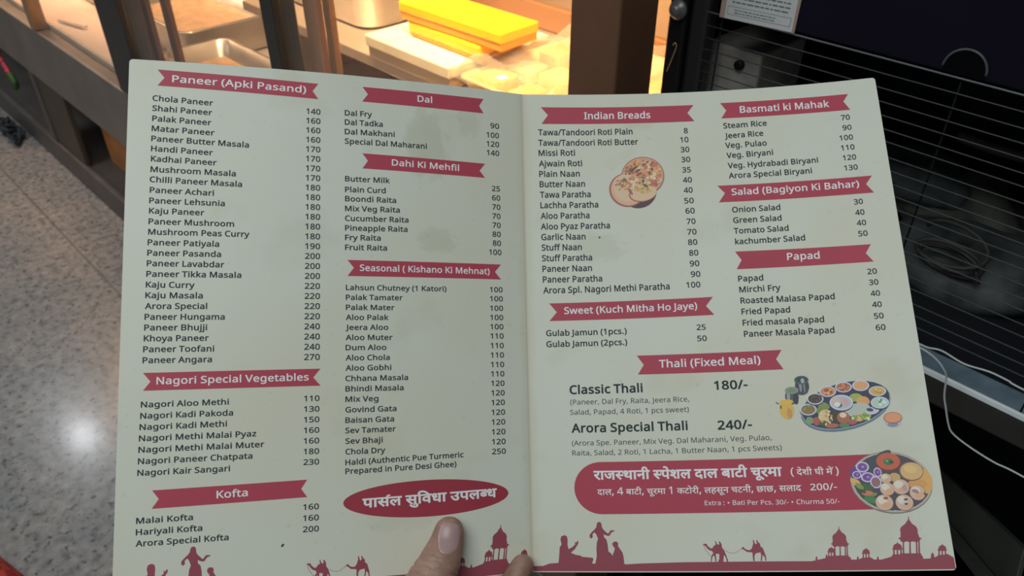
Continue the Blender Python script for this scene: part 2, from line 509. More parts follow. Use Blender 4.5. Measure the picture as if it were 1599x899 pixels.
fpart('lower_rail', (XL + .024, XR, FY + .001, 0.726, 0.826, 0.8575), mat('dark_brown_rail', (0.028, 0.025, 0.023), 0.5, 0, .3, 10), 0.003, 'dark brown rail')
# finger notch in the front panel: flat black face paints the hole's shade
bm = bmesh.new()
tube(bm, [(-0.1975 + 0.0175 * math.cos(a) - FO[0], FY - .0006 - FO[1], 1.1585 + 0.0175 * math.sin(a)) for a in [math.pi * (i / 24) for i in range(25)]], 0.0011, 8)
obj('notch_rim', bm, mat('notch_rim_grey', (0.08, 0.085, 0.09), 0.4), fr, True)
bm = bmesh.new()
vs = [bm.verts.new((-0.1975 + 0.017 * math.cos(a) - FO[0], FY - .0004 - FO[1], 1.1585 + 0.017 * math.sin(a))) for a in [math.pi * (i / 24) for i in range(25)]]
vs += [bm.verts.new((-0.2145 - FO[0], FY - .0004 - FO[1], 1.1542)), bm.verts.new((-0.1805 - FO[0], FY - .0004 - FO[1], 1.1542))]
f = bm.faces.new(vs[:25] + [vs[25], vs[26]])
bmesh.ops.recalc_face_normals(bm, faces=bm.faces)
o = obj('notch_shade', bm, mat('notch_shade_black', (0.003, 0.003, 0.004), 0.7, spec=0.05), fr)
# wire grille: upright rods with every cross wire its own piece
bm = bmesh.new()
for x in (-0.435, -0.3445, -0.1975, -0.05, 0.10, 0.25, 0.40, 0.55, 0.70, 0.85):
    tube(bm, [(x - FO[0], 0.7165 - FO[1], 0.862), (x - FO[0], 0.7165 - FO[1], 1.160)], 0.0009, 8)
gr = obj('wire_grille', bm, mat('dark_rod', (0.008, 0.008, 0.009), 0.6, spec=0.08), fr, True)
for k, z in enumerate((1.151, 1.138, 1.125, 1.113, 1.101, 1.089, 1.078, 1.064, 1.052, 1.040, 1.029, 1.017, 1.006, 0.992, 0.979, 0.968, 0.955, 0.943, 0.928, 0.916, 0.904)):
    bm = bmesh.new()
    dz = rnd.uniform(-.0008, .0008)
    tube(bm, [(x - FO[0], 0.7142 - FO[1], z + dz * (x + .2) * 2) for x in (-0.452, -0.345, -0.1975, -0.05, .2, .5, 0.94)], 0.0006 if k else 0.0009, 8)
    obj('cross_wire', bm, M_WIRE if k else mat('top_wire', (0.16, 0.17, 0.19), 0.4, 0.3), gr, True)
# knob, hook, machine parts
bm = bmesh.new()
lathe(bm, [(0.0105, 0), (0.0105, .004), (.008, .005), (.0065, .010), (.004, .012), (.001, .0125)], 20)
bmesh.ops.rotate(bm, verts=bm.verts, matrix=Matrix.Rotation(math.pi / 2, 3, 'X'))
bmesh.ops.translate(bm, verts=bm.verts, vec=(-0.4855 - FO[0], 0.7125 - FO[1], 1.1465))
obj('knob', bm, mat('grey_knob', (0.16, 0.15, 0.15), 0.35, 0.4), fr, True)['label'] = 'small grey round knob'
bm = bmesh.new()
tube(bm, spline([(-0.487 - FO[0], 0.711 - FO[1], 1.108), (-0.4835 - FO[0], .7085 - FO[1], 1.112), (-0.482 - FO[0], .710 - FO[1], 1.108), (-0.4865 - FO[0], .7105 - FO[1], 1.092), (-0.491 - FO[0], .7105 - FO[1], 1.078)], 5), 0.0007, 7)
obj('wire_hook', bm, mat('tan_hook', (0.45, 0.36, 0.28), 0.4, .4), fr, True)
fpart('control_box', (-0.479, -0.409, 0.763, 0.86, 1.00, 1.1035), mat('grey_control_box', (0.36, 0.33, 0.30), 0.5, 0, 0.25, 40), 0.003, 'grey control box')
bm = bmesh.new()
lathe(bm, [(0.0055, 0), (0.0055, .005), (.003, .006), (.001, .006)], 16)
bmesh.ops.rotate(bm, verts=bm.verts, matrix=Matrix.Rotation(math.pi / 2, 3, 'X'))
bmesh.ops.translate(bm, verts=bm.verts, vec=(-0.432 - FO[0], 0.763 - FO[1], 1.088))
obj('control_knob', bm, M_BLACK2, fr, True)


def lump(name, c, r, m, seed, amp=0.25, parent=fr, lab=None):
    q = random.Random(seed)
    bm = bmesh.new()
    bmesh.ops.create_icosphere(bm, subdivisions=4, radius=1)
    ph = [(Vector((q.uniform(-1, 1), q.uniform(-1, 1), q.uniform(-1, 1))).normalized(), q.uniform(3, 9), q.uniform(0, 6)) for _ in range(9)]
    for v in bm.verts:
        d = v.co.normalized()
        s = 1 + amp * sum(math.sin(f * d.dot(a) + p) for a, f, p in ph) / 5
        v.co = Vector((d.x * r[0], d.y * r[1], d.z * r[2])) * s + Vector(c) - Vector(FO)
    o = obj(name, bm, m, parent, True)
    if lab:
        o['label'] = lab
    return o


M_OLIVE = mat('olive_lagging', (0.15, 0.15, 0.125), 0.7, 0, 0.6, 30)
M_CHAR = mat('charcoal_lagging', (0.085, 0.095, 0.097), 0.7, 0, 0.6, 25)
lump('lagging', (-0.225, 0.98, 0.90), (0.075, 0.06, 0.045), M_OLIVE, 3, lab='crumpled olive lagging')
lump('lagging', (-0.30, 0.96, 0.935), (0.09, 0.05, 0.03), M_CHAR, 5)
lump('compressor', (-0.18, 0.94, 0.872), (0.10, 0.09, 0.05), M_CHAR, 9, 0.08)
lump('compressor_dome', (0.15, 0.95, 0.93), (0.12, 0.10, 0.085), M_BLACK2, 12, 0.03)
bm = bmesh.new()
pts = [(-0.185 + 0.035 * math.cos(a) - FO[0], 0.85 + 0.01 * math.sin(a * .5) - FO[1], 0.895 + 0.018 * math.sin(a) + 0.0009 * i) for i, a in enumerate([k * .35 for k in range(46)])]
tube(bm, pts, 0.0028, 8)
obj('coil_pipe', bm, mat('dark_copper', (0.045, 0.040, 0.036), 0.55, 0.0), fr, True)
bm = bmesh.new()
tube(bm, spline([(-0.245, 0.95, 1.006), (-0.20, 0.95, 1.004), (-0.15, .96, 1.006), (-0.05, 1.0, 1.03), (0.1, 1.05, 1.05)], 5), 0.007, 10)
for v in bm.verts:
    v.co -= Vector(FO)
obj('lagged_pipe', bm, mat('grey_pipe_lagging', (0.075, 0.065, 0.05), 0.6, 0, .3, 60), fr, True)
bm = bmesh.new()
tube(bm, [(-0.135 - FO[0], 0.95 - FO[1], 0.93), (-0.118 - FO[0], 0.95 - FO[1], 0.965)], 0.006, 10)
obj('pipe_stub', bm, mat('brass_stub', (0.16, 0.11, 0.05), 0.4, .4), fr, True)
# slanted braces under the rail
DIR = Vector((-.37, .776, -.59)).normalized()
SIDE = DIR.cross(Vector((0, 0, 1))).normalized()
NRM = SIDE.cross(DIR).normalized()


def brace(name, p, w, h, m, l0=-0.22, l1=0.6):
    bm = bmesh.new()
    r = bmesh.ops.create_cube(bm, size=1)
    for v in r['verts']:
        q = v.co.copy()
        v.co = Vector(p) + DIR * (l0 + (q.y + .5) * (l1 - l0)) + SIDE * q.x * w + NRM * q.z * h - Vector(FO)
    bmesh.ops.bevel(bm, geom=list(bm.edges), offset=0.002, segments=2, affect='EDGES')
    return obj(name, bm, m, fr)


M_BR = mat('dark_brace', (0.06, 0.064, 0.058), 0.45, .2, .3, 12)
brace('slanted_brace', (-0.047, 0.80, 0.648), 0.012, 0.012, M_BR)
brace('slanted_brace', (-0.075, 0.80, 0.600), 0.012, 0.012, M_BR)
brace('slanted_plate', (-0.062, 0.806, 0.622), 0.004, 0.058, mat('dark_olive_plate', (0.05, 0.055, 0.046), 0.5, 0, .3, 10))
fpart('added_dark_sheet', (XL + .013, XR - .013, 0.74, 1.358, 0.02, 0.032), M_BLACK2)  # black sheet added over the floor, stands in for the dark underneath
fpart('base_panel', (XL + .013, XR - .013, 1.36, 1.384, 0.02, 0.84), M_BLACK2)
for x in (XL + .013, XR - .06):
    fpart('foot', (x, x + .04, 0.76, 0.80, 0.0, 0.84), M_BLACK2, 0.003)
    fpart('foot', (x, x + .04, 1.30, 1.34, 0.0, 0.84), M_BLACK2, 0.003)

# paper notice on the front panel
NO = (-0.394, FY, 1.15)
nt_ = thing('paper_notice', NO, 'white printed notice taped to the black front panel', 'notice')


def npart(name, quad, y, m):
    bm = bmesh.new()
    a = [bm.verts.new((p[0] - NO[0], y - NO[1], p[1] - NO[2])) for p in quad]
    b = [bm.verts.new((p[0] - NO[0], y + .0003 - NO[1], p[1] - NO[2])) for p in quad]
    bm.faces.new(a); bm.faces.new(b[::-1])
    for i in range(len(quad)):
        j = (i + 1) % len(quad)
        bm.faces.new((a[i], b[i], b[j], a[j]))
    bmesh.ops.recalc_face_normals(bm, faces=bm.faces)
    return obj(name, bm, m, nt_)


npart('backing_card', [(-0.4365, 1.1495), (-0.353, 1.1522), (-0.352, 1.24), (-0.4365, 1.24)], FY - .0006, mat('pinkish_card', lin((176, 150, 138)), 0.5))
npart('paper', [(-0.4305, 1.1500), (-0.3555, 1.1530), (-0.3555, 1.24), (-0.4305, 1.24)], FY - .0010, mat('white_paper', (0.62, 0.64, 0.64), 0.5, 0, .05, 30))
M_INK = mat('grey_ink', (0.16, 0.16, 0.17), 0.6)
bm = bmesh.new()


def nbar(bm, x0, x1, z, h):
    k = (0.0030 / 0.075)
    a = [bm.verts.new((x - NO[0], FY - .0012 - NO[1], zz + (x + .4305) * k - NO[2])) for x, zz in ((x0, z), (x1, z), (x1, z + h), (x0, z + h))]
    bm.faces.new(a)


for i in range(8):
    x = -0.424
    z = 1.1665 + i * 0.0042
    while x < -0.364:
        w = rnd.uniform(.002, .007)
        nbar(bm, x, min(x + w, -0.361), z, .0013)
        x += w + .0012
for a in ((-0.428, -0.3585, 1.1545, .0003), (-0.428, -0.3585, 1.1625, .0003)):
    nbar(bm, *a)
nbar(bm, -0.3588, -0.3584, 1.1545, .0083)
nbar(bm, -0.428, -0.4277, 1.1545, .0083)
for i in range(2):
    x = -0.42
    while x < -0.375:
        w = rnd.uniform(.002, .005)
        nbar(bm, x, x + w, 1.1565 + i * .0027, .0009)
        x += w + .001
obj('printed_lines', bm, M_INK, nt_)

# white cables hanging in front of the grille
M_CAB = mat('white_cable', (0.66, 0.70, 0.72), 0.4)
for lab, pts in (('thin white cable running across the wire grille to the right', [(-0.20, .7, .905), (-0.163, .7, .899), (-.143, .7, .898), (-.129, .701, .901), (-.107, .7, .899), (-.085, .7, .903), (-.068, .701, .902), (-.054, .7, .901), (.05, .7, .898), (.15, .7, .89)]),
                 ('thin white cable looping down over the bright steel lip', [(-0.20, .6975, .902), (-.163, .6975, .896), (-.143, .697, .896), (-.129, .698, .891), (-.119, .700, .881), (-.116, .7035, .871), (-.112, .704, .852), (-.106, .704, .838), (-.098, .704, .821), (-.091, .704, .813), (-.074, .704, .808), (-.049, .704, .805), (-.02, .704, .806), (.1, .704, .80)])):
    bm = bmesh.new()
    tube(bm, spline(pts, 6), 0.00085, 8)
    tag(obj('cable', bm, M_CAB, None, True), lab, 'cable', 'white cables on the refrigerator')

# red checked cloth at the near floor edge
bm = bmesh.new()
gv = {}
for i in range(41):
    for j in range(31):
        u, v = i / 40, j / 30
        e = min(1, 6 * min(u, 1 - u, v, 1 - v))
        gv[i, j] = bm.verts.new(((u - .5) * .46, (v - .5) * .34, 0.004 + 0.09 * e ** .7 * (0.6 + .25 * math.sin(9 * u + 3 * v) + .25 * math.sin(11 * v - 5 * u))))
for i in range(40):
    for j in range(30):
        bm.faces.new((gv[i, j], gv[i + 1, j], gv[i + 1, j + 1], gv[i, j + 1]))
m = mat('red_check_cloth', lin((215, 70, 55)), 0.8)
nt = m.node_tree
tc = nt.nodes.new('ShaderNodeTexCoord')
ck = nt.nodes.new('ShaderNodeTexChecker')
ck.inputs['Scale'].default_value = 38
ck.inputs['Color1'].default_value = (*lin((225, 90, 70)), 1)
ck.inputs['Color2'].default_value = (*lin((190, 50, 50)), 1)
nt.links.new(tc.outputs['Object'], ck.inputs['Vector'])
nt.links.new(ck.outputs['Color'], nt.nodes['Principled BSDF'].inputs['Base Color'])
cl = obj('cloth', bm, m, None, True)
cl.location = (-1.36, -0.235, 0.0)
cl.rotation_euler.z = 0.25
tag(cl, 'crumpled red checked cloth on the granite floor, bottom left corner', 'cloth')

# ------------------------------------------------------------------ menu data: letter outlines, print layout (mm on each page)
GLYPHS={
'A':(429,[[0,0,187,482,242,482,428,0,366,0,308,148,118,148,61,0],[138,202,290,202,236,347,230,367,225,381,221,396,214,419,209,399,203,378,197,361,193,347]]),
'B':(437,[[65,0,65,480,202,480,257,477,303,468,338,453,373,417,384,361,378,322,361,290,332,268,293,255,293,251,322,244,348,234,369,218,386,197,397,170,400,136,389,79,356,36,322,16,282,4,234,0],[126,275,214,275,266,280,299,295,316,320,322,354,315,388,294,411,258,424,205,428,126,428],[126,51,222,51,276,57,311,76,330,105,336,141,329,175,310,202,274,219,218,225,126,225]]),
'C':(424,[[261,-7,215,-3,174,7,139,24,96,60,65,109,52,149,44,192,41,240,44,287,53,330,67,368,100,418,146,455,183,472,225,483,271,486,320,483,364,474,404,458,379,407,356,417,330,425,302,431,271,433,223,427,182,410,149,381,124,343,110,296,105,240,109,184,123,137,146,98,178,69,219,52,270,46,301,48,330,52,358,58,385,65,385,13,358,4,329,-2,298,-6]]),
'D':(490,[[65,0,65,480,213,480,259,477,301,468,338,453,385,419,420,374,436,336,446,293,449,244,442,170,420,109,383,61,333,27,272,7,199,0],[126,52,191,52,299,73,364,136,385,242,380,301,364,348,338,383,302,408,258,423,204,428,126,428]]),
'E':(373,[[65,0,65,480,333,480,333,426,126,426,126,277,321,277,321,224,126,224,126,53,333,53,333,0]]),
'F':(349,[[65,0,65,480,333,480,333,426,126,426,126,257,320,257,320,203,126,203,126,0]]),
'G':(489,[[271,-7,224,-3,182,7,145,23,100,59,67,108,53,148,44,191,41,240,44,288,54,331,71,370,93,404,121,433,155,456,195,473,240,483,289,486,329,484,366,479,400,470,433,458,410,406,383,416,352,425,320,431,286,433,233,427,188,410,152,381,125,343,109,296,104,240,109,186,123,139,146,100,181,70,226,52,285,46,314,47,338,49,360,53,379,57,379,199,273,199,273,253,439,253,439,18,400,7,361,-1,318,-5]]),
'H':(498,[[65,0,65,480,126,480,126,277,371,277,371,480,432,480,432,0,371,0,371,224,126,224,126,0]]),
'I':(228,[[27,0,27,35,83,48,83,431,27,445,27,480,200,480,200,445,144,431,144,48,200,35,200,0]]),
'J':(183,[[-3,-128,-18,-127,-31,-125,-42,-122,-52,-119,-52,-68,-41,-70,-30,-73,-17,-74,-4,-75,12,-73,28,-68,42,-59,52,-44,59,-24,62,3,62,480,122,480,122,7,114,-53,88,-95,48,-119]]),
'K':(416,[[65,0,65,480,126,480,126,243,146,266,167,289,187,312,208,334,338,480,408,480,218,271,416,0,345,0,175,229,126,186,126,0]]),
'L':(352,[[65,0,65,480,126,480,126,54,335,54,335,0]]),
'M':(609,[[65,0,65,480,154,480,302,87,305,87,455,480,544,480,544,0,484,0,484,295,485,330,486,364,487,395,489,420,486,420,326,0,277,0,119,420,116,420,118,396,120,364,121,328,121,291,121,0]]),
'N':(510,[[65,0,65,480,135,480,391,83,394,83,392,115,390,162,389,186,389,209,389,480,445,480,445,0,375,0,118,398,116,398,117,372,119,340,120,304,121,268,121,0]]),
'O':(525,[[263,-7,216,-3,174,7,139,24,96,61,65,111,52,150,44,193,41,241,44,288,52,331,65,370,96,419,139,456,174,473,216,483,263,487,309,484,349,473,384,456,427,420,458,370,472,331,481,288,484,240,481,193,472,150,458,110,427,61,384,24,349,7,308,-3],[263,46,312,51,352,69,382,98,403,137,416,184,420,240,416,297,403,344,382,382,352,411,313,428,263,434,214,428,174,411,143,382,122,344,109,297,105,240,109,184,122,137,143,98,173,69,213,51]]),
'P':(406,[[65,0,65,480,192,480,249,475,295,463,329,443,361,398,372,338,368,300,354,264,330,233,294,208,245,192,181,187,126,187,126,0],[126,238,174,238,234,244,276,261,301,290,310,336,302,376,280,405,242,422,187,428,126,428]]),
'R':(418,[[65,0,65,480,197,480,252,476,296,464,329,446,361,403,372,343,369,308,358,279,342,256,322,239,300,225,276,215,408,0,337,0,221,198,126,198,126,0],[126,249,197,249,248,255,283,272,303,301,310,340,303,381,281,407,245,422,194,427,126,427]]),
'S':(369,[[166,-7,127,-5,91,-1,60,7,34,16,34,74,61,64,94,54,131,48,169,46,216,51,249,66,270,91,277,123,274,145,267,163,253,178,232,192,203,207,164,222,110,246,72,276,48,314,40,364,45,400,60,429,83,454,114,471,151,483,193,486,231,484,266,479,297,470,326,459,307,408,281,418,253,426,223,431,192,433,153,428,124,414,107,392,101,363,104,341,111,323,125,308,144,294,171,281,206,267,245,251,278,233,303,214,322,191,333,163,337,128,326,72,291,29,256,9,215,-3]]),
'T':(373,[[156,0,156,426,7,426,7,480,366,480,366,426,217,426,217,0]]),
'V':(403,[[171,0,0,480,63,480,171,172,181,143,189,117,196,91,201,67,207,91,214,117,222,144,232,173,339,480,403,480,232,0]]),
'a':(377,[[144,-7,100,0,63,19,39,52,31,100,41,148,73,183,106,200,150,210,203,215,265,217,265,238,260,277,245,301,222,314,190,318,163,316,136,310,112,301,89,291,71,335,96,347,126,357,159,364,193,366,251,359,291,337,314,300,322,245,322,0,279,0,268,51,265,51,241,25,216,7,185,-3],[158,41,200,47,234,66,256,98,264,144,264,176,211,174,154,167,118,152,98,130,92,99,97,73,110,55,132,44]]),
'b':(413,[[228,-7,189,-3,158,9,134,26,116,46,111,46,99,0,57,0,57,510,116,510,116,386,116,364,115,344,114,326,113,312,116,312,134,333,158,351,189,362,228,366,288,354,335,319,358,283,372,237,376,180,372,123,358,77,335,40,288,5],[219,42,261,51,291,78,309,121,315,181,304,256,272,302,218,317,169,309,138,284,122,242,116,182,116,179,122,121,138,78,169,51]]),
'c':(322,[[201,-7,156,-2,117,13,83,38,58,73,42,120,37,178,42,238,59,286,85,322,119,347,160,362,206,367,233,365,259,361,282,355,300,347,282,298,265,304,244,310,224,314,204,315,145,300,110,254,98,179,105,121,124,79,156,53,201,44,229,46,253,50,274,57,294,65,294,13,275,4,254,-2,230,-5]]),
'd':(413,[[185,-7,124,5,77,40,55,76,41,123,37,179,41,236,55,283,78,319,125,355,185,367,223,363,254,351,278,334,297,314,301,314,299,339,297,355,297,367,297,510,356,510,356,0,308,0,300,48,297,48,278,27,254,9,223,-3],[194,42,243,50,274,74,292,113,298,168,298,179,292,238,275,282,244,309,193,318,152,308,122,280,104,235,98,178,104,121,122,78,152,51]]),
'e':(379,[[210,-7,162,-2,120,14,85,40,59,76,42,122,37,177,42,232,57,279,81,316,112,344,151,361,196,367,239,362,276,347,305,322,327,290,340,250,345,204,345,169,98,169,107,115,129,76,165,52,213,44,245,45,274,50,301,58,328,69,328,17,301,6,274,-1,245,-5],[99,216,283,216,277,257,262,290,234,311,195,318,158,312,129,291,109,259]]),
'f':(231,[[73,0,73,314,10,314,10,342,73,362,73,383,81,443,104,483,141,506,190,514,211,513,229,510,246,506,260,502,244,455,233,459,220,462,205,465,191,465,165,460,147,446,136,420,132,383,132,360,223,360,223,314,132,314,132,0]]),
'g':(413,[[195,-161,145,-159,102,-151,65,-138,65,-84,103,-100,148,-109,198,-112,240,-105,271,-85,291,-53,298,-11,298,3,298,27,300,48,297,48,268,17,231,-1,185,-7,123,6,76,42,54,79,41,125,37,179,41,233,54,278,76,316,123,354,185,367,219,363,249,353,275,336,298,312,301,312,309,360,356,360,356,-6,352,-53,338,-92,317,-122,286,-144,245,-157],[194,42,241,49,273,71,292,109,298,165,298,179,292,243,273,285,240,309,193,317,153,308,123,281,104,237,98,179,104,120,123,77,153,50]]),
'h':(415,[[57,0,57,510,116,510,116,361,115,335,113,310,117,310,137,334,164,352,195,362,229,366,287,358,328,335,352,294,361,234,361,0,302,0,302,230,282,295,222,317,171,309,139,283,122,242,116,186,116,0]]),
'i':(173,[[87,420,74,422,62,429,55,441,52,457,55,474,62,486,74,493,87,495,100,493,111,486,119,474,122,457,119,441,111,429,100,422],[57,0,57,360,116,360,116,0]]),
'j':(173,[[87,420,74,422,62,429,55,441,52,457,55,474,62,486,74,493,87,495,100,493,111,486,119,474,122,457,119,441,111,429,100,422],[15,-161,-1,-161,-15,-159,-27,-156,-37,-153,-37,-105,-27,-108,-16,-110,-5,-112,7,-112,27,-109,43,-100,54,-83,57,-56,57,360,116,360,116,-54,110,-99,92,-133,61,-154]]),
'k':(359,[[57,0,57,510,116,510,116,244,115,216,114,199,113,185,116,185,128,201,144,221,158,238,273,360,343,360,197,206,353,0,281,0,156,168,116,132,116,0]]),
'l':(173,[[57,0,57,510,116,510,116,0]]),
'm':(628,[[57,0,57,360,105,360,113,311,117,311,137,336,162,353,192,363,223,367,273,360,310,340,333,306,336,306,358,333,386,352,418,363,452,367,505,359,543,335,566,295,574,234,574,0,515,0,515,232,497,296,442,317,397,309,367,287,350,250,345,199,345,0,286,0,286,232,268,296,212,317,166,309,137,283,121,242,116,187,116,0]]),
'n':(415,[[57,0,57,360,105,360,113,311,117,311,138,336,165,353,197,363,230,367,287,359,328,335,352,295,361,234,361,0,302,0,302,230,282,295,222,317,171,309,139,283,122,242,116,187,116,0]]),
'o':(406,[[202,-7,157,-1,117,15,84,42,58,79,42,125,37,181,42,236,57,282,82,318,116,345,156,361,204,367,250,361,290,345,324,318,349,282,365,236,370,181,365,126,350,79,325,42,291,15,250,-1],[203,42,251,52,283,80,303,123,309,181,303,238,283,281,251,308,203,317,155,308,123,281,104,238,98,181,104,123,123,80,156,52]]),
'p':(413,[[57,-161,57,360,105,360,113,311,116,311,135,333,158,351,189,363,228,367,288,355,335,320,358,284,372,238,376,181,372,124,358,78,335,41,288,5,228,-7,190,-3,159,9,135,26,116,46,112,46,113,33,115,17,116,1,116,-13,116,-161],[219,42,249,47,273,60,291,82,305,110,312,143,315,181,309,237,291,280,261,308,218,317,171,309,140,286,123,247,116,192,116,181,122,122,138,78,169,51]]),
'r':(277,[[57,0,57,360,105,360,112,294,115,294,135,322,160,345,190,361,225,367,235,366,247,366,258,364,267,363,260,308,251,310,241,312,231,313,221,313,194,309,169,298,147,280,131,256,120,226,116,192,116,0]]),
's':(322,[[148,-7,113,-5,83,-1,57,7,35,16,35,70,59,60,87,50,118,43,149,41,188,45,214,55,229,72,234,94,233,107,227,118,217,129,200,140,177,151,146,164,113,177,86,191,64,206,48,223,38,244,34,271,44,312,72,342,115,360,169,367,201,365,231,360,258,353,284,343,264,296,241,304,216,312,191,317,165,318,133,315,110,307,95,293,91,275,93,261,99,249,111,239,129,229,152,219,183,206,215,193,242,180,263,165,279,147,288,126,291,99,282,53,253,20,207,0]]),
't':(242,[[167,-7,140,-4,115,3,94,16,77,37,65,66,62,105,62,314,11,314,11,343,62,366,86,443,121,443,121,360,225,360,225,314,121,314,121,106,125,77,137,57,155,46,177,42,191,42,205,44,218,46,228,49,228,4,216,0,201,-4,184,-6]]),
'u':(415,[[184,-7,127,1,86,25,61,65,53,124,53,360,113,360,113,128,133,64,193,42,243,51,276,76,293,117,299,173,299,360,358,360,358,0,310,0,301,48,298,48,277,23,250,6,218,-3]]),
'v':(341,[[136,0,0,360,63,360,140,148,145,132,151,115,157,97,162,80,166,65,169,52,171,52,175,65,179,81,184,98,190,116,201,148,278,360,341,360,204,0]]),
'w':(528,[[106,1,7,361,69,361,118,169,125,140,132,110,138,83,142,61,144,61,151,89,155,107,159,125,164,142,169,158,232,361,297,361,359,158,366,134,373,108,379,83,383,62,385,62,389,82,395,108,402,138,410,169,460,361,520,361,420,1,351,1,289,203,281,231,274,258,265,299,262,299,258,281,253,258,246,231,238,203,173,1]]),
'x':(355,[[12,0,142,184,18,360,85,360,178,224,270,360,336,360,212,184,343,0,276,0,178,144,79,0]]),
'y':(343,[[56,-161,41,-161,28,-160,17,-158,7,-156,7,-109,25,-111,36,-112,47,-113,75,-108,97,-95,114,-75,127,-49,146,-1,1,360,64,360,142,155,151,129,160,104,167,80,172,57,175,57,180,76,187,101,196,128,206,156,279,360,343,360,187,-50,166,-96,139,-131,103,-154]]),
'z':(316,[[26,0,26,39,220,314,38,314,38,360,285,360,285,316,94,46,289,46,289,0]]),
'0':(384,[[191,-7,142,1,102,22,72,59,50,108,37,169,33,240,35,290,40,334,49,373,69,422,99,458,140,480,191,487,241,480,281,458,312,422,334,373,347,313,351,240,349,191,344,147,335,108,314,59,284,23,243,1],[191,44,237,56,268,92,281,130,289,180,291,240,289,300,281,349,268,388,237,424,191,437,145,424,115,388,102,349,95,300,92,240,95,180,102,131,115,93,145,56]]),
'1':(384,[[181,0,181,335,181,361,181,381,182,399,183,418,164,400,142,381,91,339,60,379,189,480,238,480,238,0]]),
'2':(384,[[32,0,32,49,158,176,191,210,219,240,241,268,257,296,266,324,269,355,263,390,246,415,219,431,185,436,152,433,123,424,96,409,69,390,38,430,68,452,102,470,141,482,185,486,245,478,291,452,320,412,330,359,326,322,314,288,296,256,271,224,241,190,207,155,107,56,107,54,349,54,349,0]]),
'3':(384,[[162,-7,126,-5,92,-1,60,7,30,19,30,75,62,61,95,51,130,45,163,43,218,49,256,68,277,98,284,138,275,176,249,202,206,217,150,222,103,222,103,273,150,273,202,279,240,298,263,326,271,363,265,394,247,417,219,432,183,437,147,434,117,425,89,412,62,396,33,437,62,455,96,471,137,483,183,486,248,478,294,453,322,415,331,367,324,324,304,290,273,267,232,253,232,250,282,237,318,214,339,179,346,136,341,97,326,62,302,33,266,11,220,-2]]),
'4':(384,[[244,0,244,109,14,109,14,159,240,482,301,482,301,162,371,162,371,109,301,109,301,0],[72,162,244,162,244,313,244,345,245,372,246,396,247,419,244,419,238,406,231,392,223,378,216,367]]),
'5':(384,[[167,-7,131,-5,97,0,67,8,42,19,42,75,69,62,101,52,135,46,167,44,215,50,253,69,277,101,285,147,278,189,257,219,219,238,165,244,145,244,122,241,100,238,83,234,54,253,72,480,312,480,312,426,122,426,111,287,124,289,142,291,162,293,185,294,231,290,270,278,302,257,335,213,346,153,341,107,325,68,299,36,263,12,219,-2]]),
'6':(384,[[200,-7,157,-1,118,16,84,45,59,86,47,120,39,160,37,205,39,256,46,307,59,354,79,397,108,434,146,462,195,480,257,486,271,486,288,485,303,483,316,480,316,430,303,433,288,436,273,437,258,438,215,434,181,422,153,404,132,380,117,351,106,318,100,282,96,244,100,244,119,266,143,284,174,296,214,300,270,291,314,262,343,216,353,154,348,108,334,69,311,36,263,4],[199,43,238,50,268,70,288,105,294,154,288,195,271,227,242,247,201,254,172,251,146,241,126,226,110,208,100,187,97,166,100,137,108,108,122,82,142,61,168,48]]),
'7':(384,[[91,0,288,426,30,426,30,480,351,480,351,434,156,0]]),
'8':(384,[[193,-7,146,-3,106,8,75,27,43,68,33,122,36,153,47,179,63,202,83,221,107,237,132,251,100,273,73,299,54,332,48,372,53,406,67,434,89,456,118,473,153,483,191,486,249,479,295,457,325,421,335,371,332,344,323,321,308,301,289,283,268,268,244,254,272,239,298,222,319,203,336,181,347,155,351,124,340,70,308,29,258,2],[194,277,226,293,253,312,271,337,277,369,271,399,253,421,226,434,191,439,157,434,130,421,112,399,106,369,109,347,118,328,132,312,150,299,171,288],[192,40,235,46,267,63,286,90,293,124,286,156,265,182,233,203,192,222,181,226,142,206,114,183,96,155,91,122,97,90,116,63,147,46]]),
'9':(384,[[129,-7,114,-6,98,-5,82,-3,69,0,69,50,96,44,128,42,171,46,205,57,233,75,254,99,269,128,280,161,286,197,289,235,285,235,267,214,243,196,211,183,171,179,115,189,72,217,43,263,34,324,38,371,53,411,76,443,106,467,143,481,187,486,230,480,269,463,302,434,328,393,340,359,347,320,349,275,347,223,340,173,327,125,307,82,279,46,240,17,191,-1],[184,226,214,229,240,239,261,254,276,272,286,292,289,314,287,342,278,371,264,397,244,418,218,432,187,437,149,430,119,409,99,374,92,325,98,284,115,252,143,232]]),
'(':(201,[[126,-106,95,-65,70,-20,51,28,37,79,30,131,27,184,30,238,37,291,51,342,70,391,95,437,126,480,181,480,153,436,129,390,110,340,97,289,89,238,87,185,89,133,97,82,110,32,129,-17,152,-63,181,-106]]),
')':(201,[[21,-106,49,-63,73,-17,91,32,104,82,112,133,115,185,112,238,104,289,91,340,73,390,49,436,20,480,76,480,107,437,132,391,151,342,164,291,172,238,175,184,172,131,164,79,151,28,132,-20,107,-65,76,-106]]),
'/':(250,[[7,0,185,480,243,480,64,0]]),
'-':(216,[[27,154,27,206,189,206,189,154]]),
'.':(180,[[89,-9,74,-7,60,1,51,15,48,36,51,57,60,71,74,79,89,81,106,79,119,71,129,57,132,36,129,15,119,1,106,-7]]),
',':(180,[[28,-87,37,-47,47,-3,55,40,61,78,124,78,129,71,118,33,104,-8,87,-49,71,-87]]),
':':(180,[[89,278,74,281,60,289,51,303,48,324,51,345,60,359,74,367,89,369,106,367,119,359,129,345,132,324,129,303,119,289,106,281],[89,-9,74,-7,60,1,51,15,48,36,51,57,60,71,74,79,89,81,106,79,119,71,129,57,132,36,129,15,119,1,106,-7]]),
'•':(403,[[64,0,64,480,339,480,339,0],[98,34,306,34,306,445,98,445]]),
